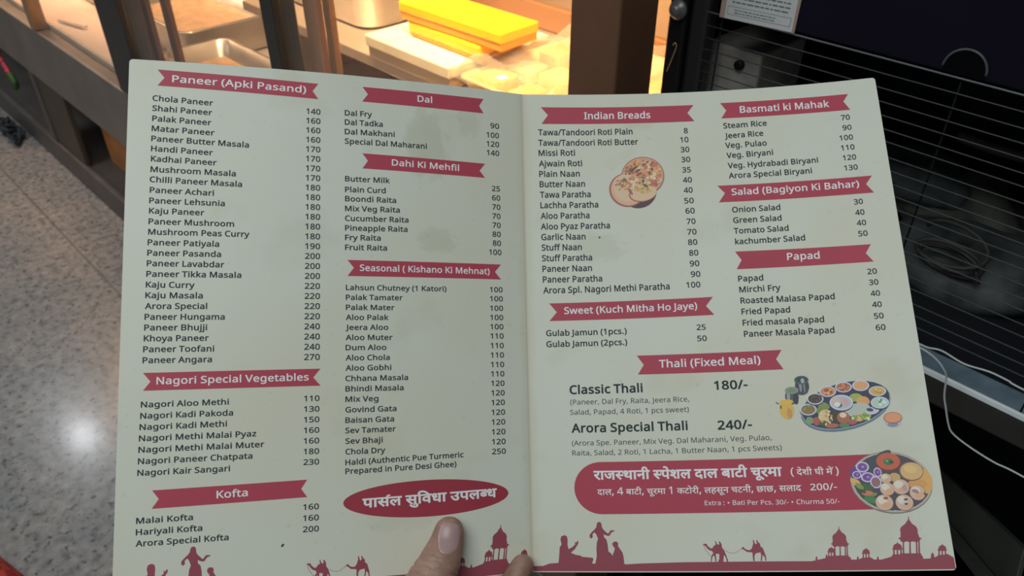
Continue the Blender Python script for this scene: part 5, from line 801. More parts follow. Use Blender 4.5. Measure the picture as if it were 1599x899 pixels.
THALI=[(161.66, 193.16, 3.97, 5.16, 0, (50, 55, 62)), (161.11, 195.99, 3.7, 2.47, 0, (60, 62, 72)), (160.73, 192.59, 0.79, 4.13, 0, (125, 130, 135)), (162.85, 193.74, 0.49, 3.61, 0, (115, 118, 125)), (161.65, 189.61, 4.07, 2.5, 0, (70, 85, 85)), (161.66, 189.51, 3.29, 1.76, 0, (45, 55, 60)), (162.25, 190.06, 1.09, 1.45, 0, (150, 155, 155)), (155.29, 199.07, 3.87, 4.52, 0, (72, 78, 82)), (157.41, 200.2, 1.49, 3.6, 0, (38, 45, 52)), (153.36, 198.46, 0.89, 3.6, 0, (135, 140, 140)), (155.53, 195.45, 3.87, 2.17, 0, (120, 128, 125)), (155.51, 195.55, 2.49, 1.34, 0, (100, 130, 85)), (151.51, 206.64, 4.05, 5.36, 0, (205, 160, 60)), (151.74, 202.0, 3.97, 1.44, 0, (210, 165, 50)), (153.03, 208.76, 1.48, 3.06, 0, (190, 130, 70)), (148.44, 204.95, 0.5, 1.13, 0, (90, 80, 40)), (146.68, 202.55, 1.1, 0.36, 30, (80, 90, 50)), (184.2, 206.28, 25.57, 13.26, -13, (75, 105, 118)), (184.37, 205.68, 25.44, 12.95, -13, (120, 132, 150)), (184.47, 205.28, 24.86, 12.55, -13, (42, 48, 72)), (170.85, 208.06, 2.92, 2.53, 0, (110, 130, 60)), (173.05, 212.24, 4.43, 4.79, 0, (203, 172, 118)), (172.39, 205.32, 3.4, 2.13, 20, (120, 130, 70)), (190.6, 201.43, 3.59, 2.43, 0, (150, 160, 70)), (194.16, 203.67, 3.57, 2.78, 0, (205, 150, 85)), (195.79, 204.02, 2.13, 1.92, 0, (215, 140, 80)), (190.65, 208.56, 7.14, 3.78, -10, (165, 172, 160)), (177.39, 212.45, 2.99, 4.28, 0, (58, 55, 45)), (182.44, 212.7, 3.59, 3.51, 0, (165, 90, 60)), (182.38, 211.17, 1.92, 1.51, 0, (205, 190, 160)), (163.88, 213.34, 2.2, 2.02, 30, (110, 145, 90)), (167.48, 214.01, 2.04, 2.43, 0, (165, 80, 60)), (171.45, 215.46, 2.9, 1.61, 10, (65, 85, 45)), (175.65, 216.92, 3.84, 1.26, 0, (175, 85, 70)), (182.39, 216.99, 2.86, 1.4, 0, (80, 120, 80)), (187.44, 214.97, 2.84, 1.75, -20, (170, 75, 75)), (191.49, 213.16, 2.84, 2.0, -20, (205, 150, 90)), (194.7, 212.32, 2.93, 2.25, -20, (150, 165, 75)), (188.88, 213.02, 2.38, 1.25, -20, (120, 150, 70)), (198.64, 209.5, 3.78, 2.1, -10, (175, 178, 190)), (197.29, 208.92, 1.89, 1.0, 10, (60, 60, 90)), (163.52, 207.8, 4.68, 3.37, 0, (50, 55, 80)), (163.6, 207.09, 4.68, 3.37, 0, (180, 185, 205)), (163.6, 207.09, 3.98, 2.76, 0, (130, 105, 55)), (168.04, 201.71, 4.7, 3.38, 0, (50, 55, 80)), (168.13, 200.99, 4.68, 3.38, 0, (180, 185, 205)), (168.13, 200.99, 3.98, 2.77, 0, (72, 58, 45)), (175.48, 197.82, 4.67, 3.17, 0, (50, 55, 80)), (175.56, 197.11, 4.68, 3.17, 0, (180, 185, 205)), (175.56, 197.11, 3.98, 2.6, 0, (195, 120, 75)), (184.52, 195.8, 4.65, 3.06, 0, (50, 55, 80)), (184.61, 195.08, 4.65, 3.07, 0, (180, 185, 205)), (184.61, 195.08, 3.95, 2.52, 0, (165, 90, 65)), (194.03, 195.43, 4.68, 3.15, 0, (50, 55, 80)), (194.12, 194.71, 4.68, 3.16, 0, (180, 185, 205)), (194.12, 194.71, 3.98, 2.59, 0, (215, 145, 95)), (202.65, 199.17, 4.72, 2.93, 0, (50, 55, 80)), (202.74, 198.46, 4.74, 2.93, 0, (180, 185, 205)), (202.74, 198.46, 4.03, 2.41, 0, (195, 155, 75)), (203.03, 205.8, 4.93, 3.41, 0, (50, 55, 80)), (203.13, 205.1, 4.93, 3.41, 0, (180, 185, 205)), (203.13, 205.1, 4.19, 2.8, 0, (160, 185, 165)), (182.22, 204.65, 6.48, 4.55, 0, (50, 55, 80)), (182.31, 203.94, 6.48, 4.55, 0, (180, 185, 205)), (182.31, 203.94, 5.51, 3.73, 0, (165, 165, 175)), (161.54, 208.33, 0.54, 0.56, 156, (80, 120, 60)), (161.32, 205.8, 0.98, 0.87, 114, (80, 120, 60)), (162.5, 205.86, 0.78, 0.71, 99, (80, 120, 60)), (164.43, 205.39, 0.83, 0.87, 54, (180, 120, 50)), (161.22, 207.18, 0.59, 0.71, 155, (180, 120, 50)), (164.61, 208.16, 0.88, 0.61, 20, (160, 90, 50)), (161.6, 206.89, 0.49, 0.51, 93, (180, 120, 50)), (162.09, 208.2, 0.78, 0.71, 112, (160, 90, 50)), (162.13, 206.1, 0.59, 0.46, 104, (180, 120, 50)), (165.26, 205.43, 0.88, 0.66, 166, (160, 90, 50)), (164.15, 207.83, 1.13, 0.76, 48, (160, 90, 50)), (161.69, 207.82, 0.83, 0.56, 61, (160, 90, 50)), (164.02, 206.34, 1.08, 0.76, 177, (80, 120, 60)), (166.04, 206.34, 0.69, 0.86, 130, (80, 120, 60)), (168.5, 201.58, 0.73, 0.51, 160, (95, 70, 55)), (166.57, 199.94, 0.69, 0.67, 7, (95, 70, 55)), (170.3, 200.49, 0.68, 0.76, 67, (95, 70, 55)), (170.7, 201.69, 0.54, 0.56, 121, (95, 70, 55)), (168.15, 200.33, 0.54, 0.56, 64, (50, 50, 40)), (168.32, 201.06, 1.02, 0.82, 0, (50, 50, 40)), (169.45, 201.47, 0.88, 0.67, 142, (50, 50, 40)), (168.38, 200.49, 0.69, 0.56, 142, (50, 50, 40)), (167.79, 201.34, 0.64, 0.51, 42, (50, 50, 40)), (165.63, 199.89, 0.74, 0.67, 8, (50, 50, 40)), (169.13, 202.13, 0.88, 0.61, 26, (95, 70, 55)), (168.05, 199.96, 0.69, 0.51, 114, (95, 70, 55)), (175.93, 197.74, 1.12, 0.87, 19, (150, 75, 50)), (177.07, 196.36, 0.83, 0.56, 144, (215, 150, 90)), (175.66, 196.29, 0.49, 0.56, 67, (215, 150, 90)), (174.59, 198.7, 1.12, 0.82, 22, (150, 75, 50)), (173.9, 197.84, 0.93, 0.67, 100, (215, 150, 90)), (177.25, 197.76, 1.12, 0.82, 123, (150, 75, 50)), (174.94, 198.21, 0.54, 0.61, 124, (215, 150, 90)), (175.52, 196.23, 0.83, 0.77, 94, (150, 75, 50)), (175.74, 198.1, 1.12, 1.02, 140, (215, 150, 90)), (174.46, 196.48, 0.83, 1.02, 160, (150, 75, 50)), (182.05, 195.3, 0.58, 0.72, 159, (140, 65, 50)), (184.73, 196.89, 0.87, 0.56, 48, (140, 65, 50)), (185.26, 196.92, 0.77, 0.56, 74, (195, 120, 80)), (187.18, 195.59, 0.82, 0.56, 130, (195, 120, 80)), (183.15, 196.29, 0.97, 0.66, 5, (140, 65, 50)), (183.57, 195.64, 0.87, 0.87, 109, (195, 120, 80)), (183.53, 196.72, 0.48, 0.56, 101, (140, 65, 50)), (184.79, 194.06, 0.77, 0.56, 65, (195, 120, 80)), (185.68, 193.96, 0.82, 0.72, 57, (140, 65, 50)), (184.57, 193.48, 0.97, 0.92, 86, (195, 120, 80)), (182.25, 195.62, 1.07, 0.87, 170, (195, 120, 80)), (184.89, 194.43, 0.97, 0.87, 83, (195, 120, 80)), (201.41, 197.72, 0.57, 0.51, 53, (175, 125, 55)), (201.89, 198.82, 0.57, 0.51, 68, (175, 125, 55)), (204.08, 199.51, 0.61, 0.71, 166, (175, 125, 55)), (204.26, 199.27, 0.8, 0.76, 169, (175, 125, 55)), (203.01, 199.35, 0.61, 0.45, 94, (175, 125, 55)), (202.14, 197.25, 0.71, 0.61, 148, (210, 180, 100)), (204.09, 198.39, 0.71, 0.46, 176, (210, 180, 100)), (201.53, 197.57, 0.38, 0.4, 64, (210, 180, 100)), (203.35, 203.44, 0.61, 0.75, 16, (200, 210, 200)), (203.11, 206.31, 0.98, 0.75, 40, (200, 210, 200)), (205.19, 204.92, 0.52, 0.5, 172, (200, 210, 200)), (204.7, 204.33, 0.38, 0.45, 170, (200, 210, 200)), (203.85, 205.7, 0.42, 0.45, 65, (200, 210, 200)), (203.18, 204.7, 0.8, 0.65, 0, (90, 140, 95)), (203.99, 203.68, 0.89, 0.7, 109, (90, 140, 95)), (205.56, 204.99, 1.26, 0.95, 39, (200, 210, 200)), (179.34, 202.35, 2.32, 1.83, 0, (195, 165, 150)), (184.49, 203.9, 2.3, 2.03, 0, (190, 150, 145)), (180.9, 205.5, 1.69, 1.27, 0, (70, 65, 100)), (180.0, 204.94, 1.74, 1.42, 0, (205, 205, 210)), (173.84, 209.63, 0.87, 0.56, 153, (180, 140, 90)), (169.92, 211.89, 0.73, 0.55, 106, (215, 190, 140)), (172.59, 211.15, 0.48, 0.51, 172, (180, 140, 90)), (175.28, 213.11, 0.43, 0.3, 92, (180, 140, 90)), (173.32, 208.69, 0.77, 0.61, 96, (180, 140, 90)), (170.62, 209.63, 0.87, 0.61, 134, (215, 190, 140)), (174.97, 214.87, 0.43, 0.35, 74, (215, 190, 140)), (174.4, 209.45, 0.58, 0.51, 76, (180, 140, 90)), (175.75, 212.37, 0.58, 0.71, 6, (215, 190, 140)), (172.9, 215.12, 0.44, 0.4, 16, (180, 140, 90)), (172.46, 215.97, 0.68, 0.55, 143, (215, 190, 140)), (171.58, 211.46, 0.24, 0.3, 82, (215, 190, 140)), (172.45, 211.9, 0.44, 0.35, 32, (215, 190, 140)), (170.62, 214.31, 0.77, 0.71, 116, (180, 140, 90)), (172.57, 209.67, 0.34, 0.46, 61, (215, 190, 140)), (174.47, 210.48, 0.92, 0.66, 59, (215, 190, 140)), (173.28, 211.49, 0.77, 0.55, 116, (180, 140, 90)), (176.04, 211.21, 0.67, 0.56, 35, (180, 140, 90)), (176.1, 213.15, 0.58, 0.4, 169, (180, 140, 90)), (172.52, 215.92, 0.29, 0.3, 102, (215, 190, 140)), (174.71, 209.27, 0.29, 0.3, 53, (215, 190, 140)), (176.11, 213.86, 0.43, 0.3, 157, (215, 190, 140)), (190.41, 213.76, 0.76, 0.6, 110, (205, 120, 90)), (191.9, 212.22, 0.71, 0.55, 32, (110, 140, 60)), (195.62, 212.21, 0.94, 0.65, 118, (110, 140, 60)), (188.42, 212.9, 0.52, 0.5, 93, (110, 140, 60)), (195.51, 213.42, 1.13, 0.8, 32, (200, 200, 120)), (188.34, 213.9, 0.85, 0.9, 45, (110, 140, 60)), (193.81, 211.87, 1.04, 0.75, 64, (110, 140, 60)), (190.66, 214.07, 0.52, 0.45, 147, (200, 200, 120)), (187.48, 213.15, 0.9, 0.75, 178, (200, 200, 120)), (190.72, 212.86, 0.57, 0.45, 38, (200, 200, 120)), (194.92, 212.08, 1.23, 0.85, 21, (110, 140, 60)), (192.73, 213.93, 0.71, 0.5, 94, (110, 140, 60)), (195.97, 214.25, 0.66, 0.8, 80, (200, 200, 120)), (187.97, 211.86, 0.52, 0.4, 168, (110, 140, 60)), (208.57, 216.82, 4.27, 2.48, 0, (165, 165, 175)), (208.43, 217.81, 2.78, 1.39, 0, (120, 125, 150)), (208.86, 214.09, 4.92, 3.27, 0, (150, 75, 55)), (208.87, 213.99, 4.55, 2.88, 0, (220, 135, 95))]
PLATE=[(202.76, 249.81, 21.31, 16.95, 6, (95, 90, 88)), (202.87, 249.64, 21.02, 16.59, 6, (165, 155, 135)), (203.06, 249.51, 19.83, 15.61, 6, (70, 62, 72)), (198.02, 237.33, 8.6, 2.71, -35, (55, 70, 75)), (220.43, 249.96, 3.71, 6.63, 0, (208, 152, 75)), (216.5, 251.14, 4.97, 2.65, 0, (200, 140, 70)), (203.01, 238.68, 6.48, 5.04, 0, (110, 55, 45)), (203.07, 238.22, 6.22, 4.7, 0, (190, 82, 55)), (203.04, 238.45, 2.56, 1.9, 0, (60, 110, 60)), (202.46, 237.97, 0.85, 0.54, 30, (110, 165, 95)), (204.71, 238.75, 1.28, 0.9, 0, (40, 80, 50)), (214.14, 244.25, 6.27, 5.26, 0, (120, 85, 70)), (214.37, 244.12, 5.77, 4.73, 0, (200, 158, 100)), (213.9, 242.98, 3.36, 2.23, 10, (212, 172, 105)), (186.71, 244.16, 4.77, 4.07, 0, (85, 60, 125)), (189.1, 240.84, 3.54, 2.98, 0, (190, 178, 215)), (189.1, 240.84, 2.76, 2.33, 0, (120, 75, 155)), (189.1, 240.84, 1.77, 1.49, 0, (95, 55, 130)), (189.28, 240.75, 1.0, 0.84, 0, (150, 115, 185)), (185.64, 245.03, 2.43, 2.08, 0, (190, 178, 215)), (185.64, 245.03, 1.9, 1.62, 0, (120, 75, 155)), (185.64, 245.03, 1.22, 1.04, 0, (95, 55, 130)), (185.83, 244.95, 0.68, 0.58, 0, (150, 115, 185)), (191.17, 246.59, 3.61, 2.79, 0, (190, 178, 215)), (191.17, 246.59, 2.82, 2.18, 0, (120, 75, 155)), (191.17, 246.59, 1.81, 1.4, 0, (95, 55, 130)), (191.36, 246.51, 1.01, 0.78, 0, (150, 115, 185)), (195.11, 249.44, 3.0, 3.4, 0, (190, 178, 215)), (195.11, 249.44, 2.34, 2.66, 0, (120, 75, 155)), (195.11, 249.44, 1.5, 1.7, 0, (95, 55, 130)), (195.29, 249.36, 0.84, 0.95, 0, (150, 115, 185)), (196.68, 244.09, 2.14, 2.69, 0, (190, 178, 215)), (196.68, 244.09, 1.67, 2.1, 0, (120, 75, 155)), (196.68, 244.09, 1.07, 1.34, 0, (95, 55, 130)), (196.87, 244.0, 0.6, 0.76, 0, (150, 115, 185)), (195.11, 249.44, 2.05, 2.33, 0, (140, 95, 85)), (184.35, 249.07, 3.02, 1.8, 35, (205, 160, 80)), (190.04, 251.97, 3.66, 1.79, 10, (55, 95, 50)), (186.23, 251.39, 2.58, 1.34, 40, (120, 140, 70)), (190.04, 255.34, 3.21, 1.52, 5, (195, 105, 80)), (187.61, 254.14, 1.71, 0.98, 30, (60, 80, 40)), (191.1, 258.73, 3.41, 2.0, 20, (60, 120, 70)), (193.37, 256.12, 1.7, 0.89, -20, (110, 130, 70)), (205.26, 247.12, 2.95, 2.46, 0, (190, 150, 90)), (200.71, 247.62, 3.07, 2.78, 0, (135, 100, 90)), (200.6, 247.49, 2.91, 2.6, 0, (196, 160, 138)), (200.06, 246.76, 1.69, 1.39, 20, (214, 192, 170)), (201.21, 248.48, 1.53, 0.97, -20, (205, 150, 112)), (200.56, 253.45, 3.88, 3.73, 0, (135, 100, 90)), (200.45, 253.31, 3.69, 3.52, 0, (196, 160, 138)), (199.74, 252.29, 2.14, 1.87, 20, (214, 192, 170)), (201.18, 254.6, 1.94, 1.31, -20, (205, 150, 112)), (215.78, 255.99, 4.14, 4.22, 0, (135, 100, 90)), (215.68, 255.86, 3.93, 3.97, 0, (196, 160, 138)), (214.93, 254.69, 2.29, 2.11, 20, (214, 192, 170)), (216.43, 257.29, 2.06, 1.47, -20, (205, 150, 112)), (207.77, 252.5, 4.45, 4.26, 0, (135, 100, 90)), (207.66, 252.36, 4.23, 4.01, 0, (196, 160, 138)), (206.83, 251.18, 2.46, 2.13, 20, (214, 192, 170)), (208.48, 253.81, 2.22, 1.49, -20, (205, 150, 112)), (198.08, 260.72, 4.73, 4.42, 0, (135, 100, 90)), (197.97, 260.59, 4.49, 4.14, 0, (196, 160, 138)), (197.08, 259.36, 2.6, 2.21, 20, (214, 192, 170)), (198.85, 262.08, 2.36, 1.54, -20, (205, 150, 112)), (208.37, 261.05, 4.66, 4.38, 0, (135, 100, 90)), (208.26, 260.91, 4.45, 4.14, 0, (196, 160, 138)), (207.39, 259.69, 2.56, 2.2, 20, (214, 192, 170)), (209.12, 262.39, 2.32, 1.53, -20, (205, 150, 112)), (199.05, 258.31, 1.27, 0.8, 0, (150, 75, 70)), (214.67, 255.07, 1.86, 1.1, 20, (160, 110, 110)), (209.24, 259.31, 1.05, 0.62, 0, (80, 50, 50)), (208.37, 261.05, 1.66, 0.96, -30, (185, 170, 190)), (209.11, 261.73, 0.92, 0.53, 0, (60, 50, 75)), (209.5, 253.1, 1.25, 1.77, 0, (175, 135, 130)), (203.16, 265.3, 0.75, 0.44, 0, (170, 165, 185)), (219.24, 256.56, 0.58, 0.79, 0, (110, 70, 90))]
COLS={'L': [((-0.22852, 0.29694, 0.01958), (-0.21807, 0.0029, 0.06005)), ((-0.11598, 0.29589, -0.00855), (-0.1076, 0.00214, 0.03447)), ((-0.00584, 0.29328, -0.04647), (0.0, 0.0, 0.0))], 'R': [((-0.00584, 0.29328, -0.04647), (0.0, 0.0, 0.0)), ((0.1073, 0.29531, -0.04865), (0.11531, 0.00519, 0.0144)), ((0.21922, 0.3018, -0.03792), (0.22823, 0.01501, 0.03876))]}
FOLD_BOTTOM=(0.01228, -0.16756, -0.46472)
CRUMB=(84.98, 270.85, 46.84, 95.74)
NAIL_C=(-0.0478, 0.0296, 0.0212)

# ------------------------------------------------------------------ the folded menu card
ILLUM = 0.50            # how bright a white sheet reads here: converts seen colours to paper-ink colours


def ink(c):
    return tuple(min(0.95, v / ILLUM) for v in lin(c))


PAGE_W, PAGE_H = 229.0, 297.0
MENU_MAT = Matrix.Translation(Vector((0, 0, CAM_H)) + CAM_ROT @ Vector(FOLD_BOTTOM)) @ CAM_ROT.to_4x4()
menu = thing('menu_card', (0, 0, 0), 'open folded restaurant menu card held up in the hand', 'menu')
menu.matrix_world = MENU_MAT


def surf_many(pg, uvh):
    """points of the bent page: u, v in millimetres from its top left, h metres above the print side"""
    q = np.asarray(uvh, float).reshape(-1, 3)
    A = np.array([[t, bt] for t, bt in COLS[pg]])

    def S(a, b):
        w = np.stack([(1 - a) * (1 - 2 * a), 4 * a * (1 - a), a * (2 * a - 1)], 1)
        pts = A[None, :, 0, :] * (1 - b)[:, None, None] + A[None, :, 1, :] * b[:, None, None]
        return (w[:, :, None] * pts).sum(1)
    a, b = q[:, 0] / PAGE_W, q[:, 1] / PAGE_H
    n = np.cross(S(a + .01, b) - S(a - .01, b), S(a, b - .01) - S(a, b + .01))
    n /= np.linalg.norm(n, axis=1)[:, None]
    return S(a, b) + n * q[:, 2:3]


def surf(pg, u, v, h=0.0):
    return Vector(surf_many(pg, [(u, v, h)])[0])


class Ink:
    """flat printed shapes gathered in page millimetres, then laid on the bent page as one mesh"""
    def __init__(self):
        self.p, self.f, self.c = [], [], []

    def add(self, pts, faces, h, col=None):
        k = len(self.p)
        self.p += [(x, y, h) for x, y in pts]
        self.f += [tuple(i + k for i in f) for f in faces]
        self.c += [col] * len(faces)

    def build(self, name, pg, m, parent):
        co = surf_many(pg, self.p)
        faces = []
        for f in self.f:
            x, y, z = (co[i] for i in f[:3])
            nz = (y[0] - x[0]) * (z[1] - x[1]) - (y[1] - x[1]) * (z[0] - x[0])
            faces.append(f if nz > 0 else f[::-1])
        me = bpy.data.meshes.new(name)
        me.from_pydata([tuple(c) for c in co], [], faces)
        me.materials.append(m)
        if self.c and self.c[0] is not None:
            ca = me.color_attributes.new('ink', 'FLOAT_COLOR', 'CORNER')
            i = 0
            for f, c in zip(faces, self.c):
                for _ in f:
                    ca.data[i].color = c
                    i += 1
        o = bpy.data.objects.new(name, me)
        COL.objects.link(o)
        o.parent = parent
        return o


def outline_fill(contours):
    """triangulate closed outlines with holes (non-zero winding): (points, faces)"""
    pts, edges = [], []
    for c in contours:
        k, n = len(pts), len(c)
        pts += [Vector((p[0], p[1])) for p in c]
        edges += [(k + i, k + (i + 1) % n) for i in range(n)]
    vs, _, tris, *_ = geometry.delaunay_2d_cdt(pts, edges, [], 0, 1e-5)
    out = []
    for t in tris:
        x = sum(vs[i].x for i in t) / 3
        y = sum(vs[i].y for i in t) / 3
        w = 0
        for c in contours:
            for i in range(len(c)):
                p, q = c[i - 1], c[i]
                if (p[1] <= y) != (q[1] <= y):
                    if p[0] + (y - p[1]) / (q[1] - p[1]) * (q[0] - p[0]) > x:
                        w += 1 if q[1] > p[1] else -1
        if w:
            out.append(tuple(t))
    return [(v.x, v.y) for v in vs], out


# paper material: cream card with faint grime, stains and a worn fold
paper = bpy.data.materials.new('laminated_cream_card')
paper.use_nodes = True
nt = paper.node_tree
B = nt.nodes['Principled BSDF']
B.inputs['Roughness'].default_value = 0.42
B.inputs['Specular IOR Level'].default_value = 0.35
uvn = nt.nodes.new('ShaderNodeUVMap'); uvn.uv_map = 'sheet'


class _O:
    outputs = {'Object': uvn.outputs[0]}


base = noise_ramp(nt, _O, 2.2, [(0.35, ink((166, 164, 150))), (0.65, ink((167, 169, 159)))], 2)
blot = noise_ramp(nt, _O, 5.0, [(0.56, (1, 1, 1)), (0.66, (0.95, 0.935, 0.905))], 3)
fine = noise_ramp(nt, _O, 60, [(0.66, (1, 1, 1)), (0.76, (0.80, 0.80, 0.76))], 2)
c1 = mixrgb(nt, 1.0, base, blot, 'MULTIPLY')
c2 = mixrgb(nt, 0.5, c1, fine, 'MULTIPLY')
for sxx, syy, srx, sry, depth in ((-0.21, 0.135, 0.055, 0.085, 0.13), (-0.19, 0.335, 0.05, 0.03, 0.10), (0.155, 0.345, 0.07, 0.035, 0.08), (-0.12, 0.07, 0.03, 0.05, 0.08), (0.25, 0.06, 0.05, 0.03, 0.08), (-0.27, 0.86, 0.09, 0.05, 0.06)):
    mp = nt.nodes.new('ShaderNodeMapping')
    mp.inputs['Location'].default_value = (-sxx / srx, -syy / sry, 0)
    mp.inputs['Scale'].default_value = (1 / srx, 1 / sry, 1)
    nt.links.new(uvn.outputs[0], mp.inputs['Vector'])
    wn = nt.nodes.new('ShaderNodeTexNoise')
    wn.inputs['Scale'].default_value = 2.2
    wn.inputs['Detail'].default_value = 4
    nt.links.new(mp.outputs[0], wn.inputs['Vector'])
    ln = nt.nodes.new('ShaderNodeVectorMath'); ln.operation = 'LENGTH'
    nt.links.new(mp.outputs[0], ln.inputs[0])
    ad = nt.nodes.new('ShaderNodeMath'); ad.operation = 'MULTIPLY_ADD'; ad.inputs[1].default_value = 1.3
    nt.links.new(wn.outputs['Fac'], ad.inputs[0]); nt.links.new(ln.outputs['Value'], ad.inputs[2])
    rm_ = nt.nodes.new('ShaderNodeMapRange')
    rm_.inputs['From Min'].default_value = 1.25; rm_.inputs['From Max'].default_value = 1.6
    rm_.inputs['To Min'].default_value = depth * 4; rm_.inputs['To Max'].default_value = 0
    nt.links.new(ad.outputs[0], rm_.inputs['Value'])
    c2 = mixrgb(nt, rm_.outputs[0], c2, (*ink((146, 146, 128)), 1))
sx = nt.nodes.new('ShaderNodeSeparateXYZ')
nt.links.new(uvn.outputs[0], sx.inputs[0])
wob = nt.nodes.new('ShaderNodeTexNoise'); wob.inputs['Scale'].default_value = 9
nt.links.new(uvn.outputs[0], wob.inputs['Vector'])


def mth(op, a, b=None):
    n = nt.nodes.new('ShaderNodeMath'); n.operation = op
    for i, v in enumerate((a, b)):
        if v is None:
            continue
        if hasattr(v, 'links'):
            nt.links.new(v, n.inputs[i])
        else:
            n.inputs[i].default_value = v
    return n.outputs[0]


fd = mth('ABSOLUTE', sx.outputs[0])                       # uv x is measured from the fold
fw = mth('MULTIPLY', wob.outputs['Fac'], 0.036)
crease = mth('LESS_THAN', fd, 0.0035)
grime = mth('SUBTRACT', 1.0, mth('MINIMUM', 1.0, mth('DIVIDE', fd, fw)))
c3 = mixrgb(nt, mth('MULTIPLY', grime, 0.28), c2, (*ink((140, 130, 105)), 1))
c4 = mixrgb(nt, mth('MULTIPLY', crease, 0.35), c3, (*ink((150, 140, 122)), 1))
nt.links.new(c4, B.inputs['Base Color'])


def page(pg):
    NU, rows_ = 48, [0, .15, .4, .8, 1.3, 2.0] + [2 + 293 * i / 24 for i in range(1, 24)] + [295, 295.7, 296.2, 296.6, 296.85, 297]
    R0 = 2.0
    bm = bmesh.new()
    uvl = bm.loops.layers.uv.new('sheet')
    sheets = []
    for h in (0.0, -0.00045):
        g = []
        for v in rows_:
            d = min(v, PAGE_H - v)
            ins = R0 - math.sqrt(max(0, R0 * R0 - (R0 - d) ** 2)) if d < R0 else 0
            a, b = (ins, PAGE_W) if pg == 'L' else (0, PAGE_W - ins)
            g.append([(bm.verts.new(surf(pg, a + (b - a) * i / NU, v, h)), ((a + (b - a) * i / NU - (PAGE_W if pg == 'L' else 0)) / 297, v / 297)) for i in range(NU + 1)])
        sheets.append(g)

    def quad(q, sm=True):
        f = bm.faces.new([x[0] for x in q])
        f.smooth = sm
        for lp, x in zip(f.loops, q):
            lp[uvl].uv = x[1]
    F, K = sheets
    nr = len(rows_)
    for j in range(nr - 1):
        for i in range(NU):
            quad((F[j][i], F[j + 1][i], F[j + 1][i + 1], F[j][i + 1]))
            quad((K[j][i], K[j][i + 1], K[j + 1][i + 1], K[j + 1][i]))
    def edge(q):
        quad([(bm.verts.new(x[0].co), x[1]) for x in q], False)
    for j in range(nr - 1):
        edge((F[j][0], K[j][0], K[j + 1][0], F[j + 1][0]))
        edge((F[j][NU], F[j + 1][NU], K[j + 1][NU], K[j][NU]))
    for i in range(NU):
        edge((F[0][i], F[0][i + 1], K[0][i + 1], K[0][i]))
        edge((F[nr - 1][i], K[nr - 1][i], K[nr - 1][i + 1], F[nr - 1][i + 1]))
    return obj('page', bm, paper, menu)


page('L')
page('R')

M_RED = mat('maroon_print', ink((140, 56, 69)), 0.45, 0, 0.05, 9, 0.22)
M_MAROON = mat('dark_maroon_print', ink((118, 56, 66)), 0.45, 0, 0.05, 9, 0.35)
M_TEXT = mat('charcoal_print', ink((38, 47, 51)), 0.55, 0, 0.0, 9, 0.15)
M_LIGHT = mat('grey_print', ink((56, 64, 66)), 0.55, 0, 0.0, 9, 0.15)
M_WHITE = mat('white_print', ink((212, 205, 214)), 0.45, 0, 0.0, 9, 0.35)
H1, H2 = 0.00009, 0.00018


def strips(bm, poly, h, step=4.0, col=None):
    """fill a wide flat shape in upright slices so it follows the bend of the page"""
    xs_all = sorted({round(p[0], 3) for p in poly})
    x0, x1 = xs_all[0], xs_all[-1]
    cuts = sorted(set(xs_all + [k * step for k in range(int(x0 / step) + 1, int(x1 / step) + 1)]))
    cuts = [c for i, c in enumerate(cuts) if i == 0 or c - cuts[i - 1] > 1e-3]
    N = len(poly)
    for a, b in zip(cuts, cuts[1:]):
        m = (a + b) / 2
        hits = []
        for i in range(N):
            p, q = poly[i], poly[(i + 1) % N]
            if (p[0] - m) * (q[0] - m) < 0:
                f = lambda x: p[1] + (q[1] - p[1]) * (x - p[0]) / (q[0] - p[0])
                hits.append((f(m), f(a), f(b)))
        hits.sort()
        for k in range(0, len(hits) - 1, 2):
            t, w = hits[k], hits[k + 1]
            bm.add([(a, w[1]), (b, w[2]), (b, t[2]), (a, t[1])], [(0, 1, 2, 3)], h, col)


def bold(contour, d):
    """move an outline outwards by d (holes shrink because they run the other way)"""
    n = len(contour)
    out = []
    for i in range(n):
        p0, p1, p2 = contour[i - 1], contour[i], contour[(i + 1) % n]
        ax, ay, bx, by = p1[0] - p0[0], p1[1] - p0[1], p2[0] - p1[0], p2[1] - p1[1]
        la, lb = math.hypot(ax, ay) or 1, math.hypot(bx, by) or 1
        nx, ny = -(ay / la + by / lb), ax / la + bx / lb
        ln = math.hypot(nx, ny)
        if ln < 1e-6:
            out.append(p1)
            continue
        nx, ny = nx / ln, ny / ln
        k = d / max(0.45, nx * (-ay / la) + ny * (ax / la))
        out.append((p1[0] + nx * k, p1[1] + ny * k))
    return out


def clip_x(c, xm):
    out = []
    for i in range(len(c)):
        p, q = c[i - 1], c[i]
        if (p[0] <= xm) != (q[0] <= xm):
            t = (xm - p[0]) / (q[0] - p[0])
            out.append((xm, p[1] + t * (q[1] - p[1])))
        if q[0] <= xm:
            out.append(q)
    return out


_gc = {}
HALF = {'स': 283, 'ब': 224}


def glyph(ch, d, half=False):
    key = (ch, d, half)
    if key not in _gc:
        adv, flat = GLYPHS[ch] if ch != '•' else (330, [[v for k in range(14) for v in (165 + 85 * math.cos(-k * .4488), 235 + 85 * math.sin(-k * .4488))]])
        cs = [[(f[i], f[i + 1]) for i in range(0, len(f), 2)] for f in flat]
        area_ = [sum(c[i - 1][0] * c[i][1] - c[i][0] * c[i - 1][1] for i in range(len(c))) for c in cs]
        big = max(area_, key=abs)
        sg = -1 if big > 0 else 1
        if half:
            cs = [clip_x(c, HALF[ch]) for c in cs]
            cs = [c for c in cs if len(c) > 2]
            adv = HALF[ch] + 6
        cs = [bold(c, d * sg) for c in cs]
        _gc[key] = (adv, *outline_fill(cs))
    return _gc[key]


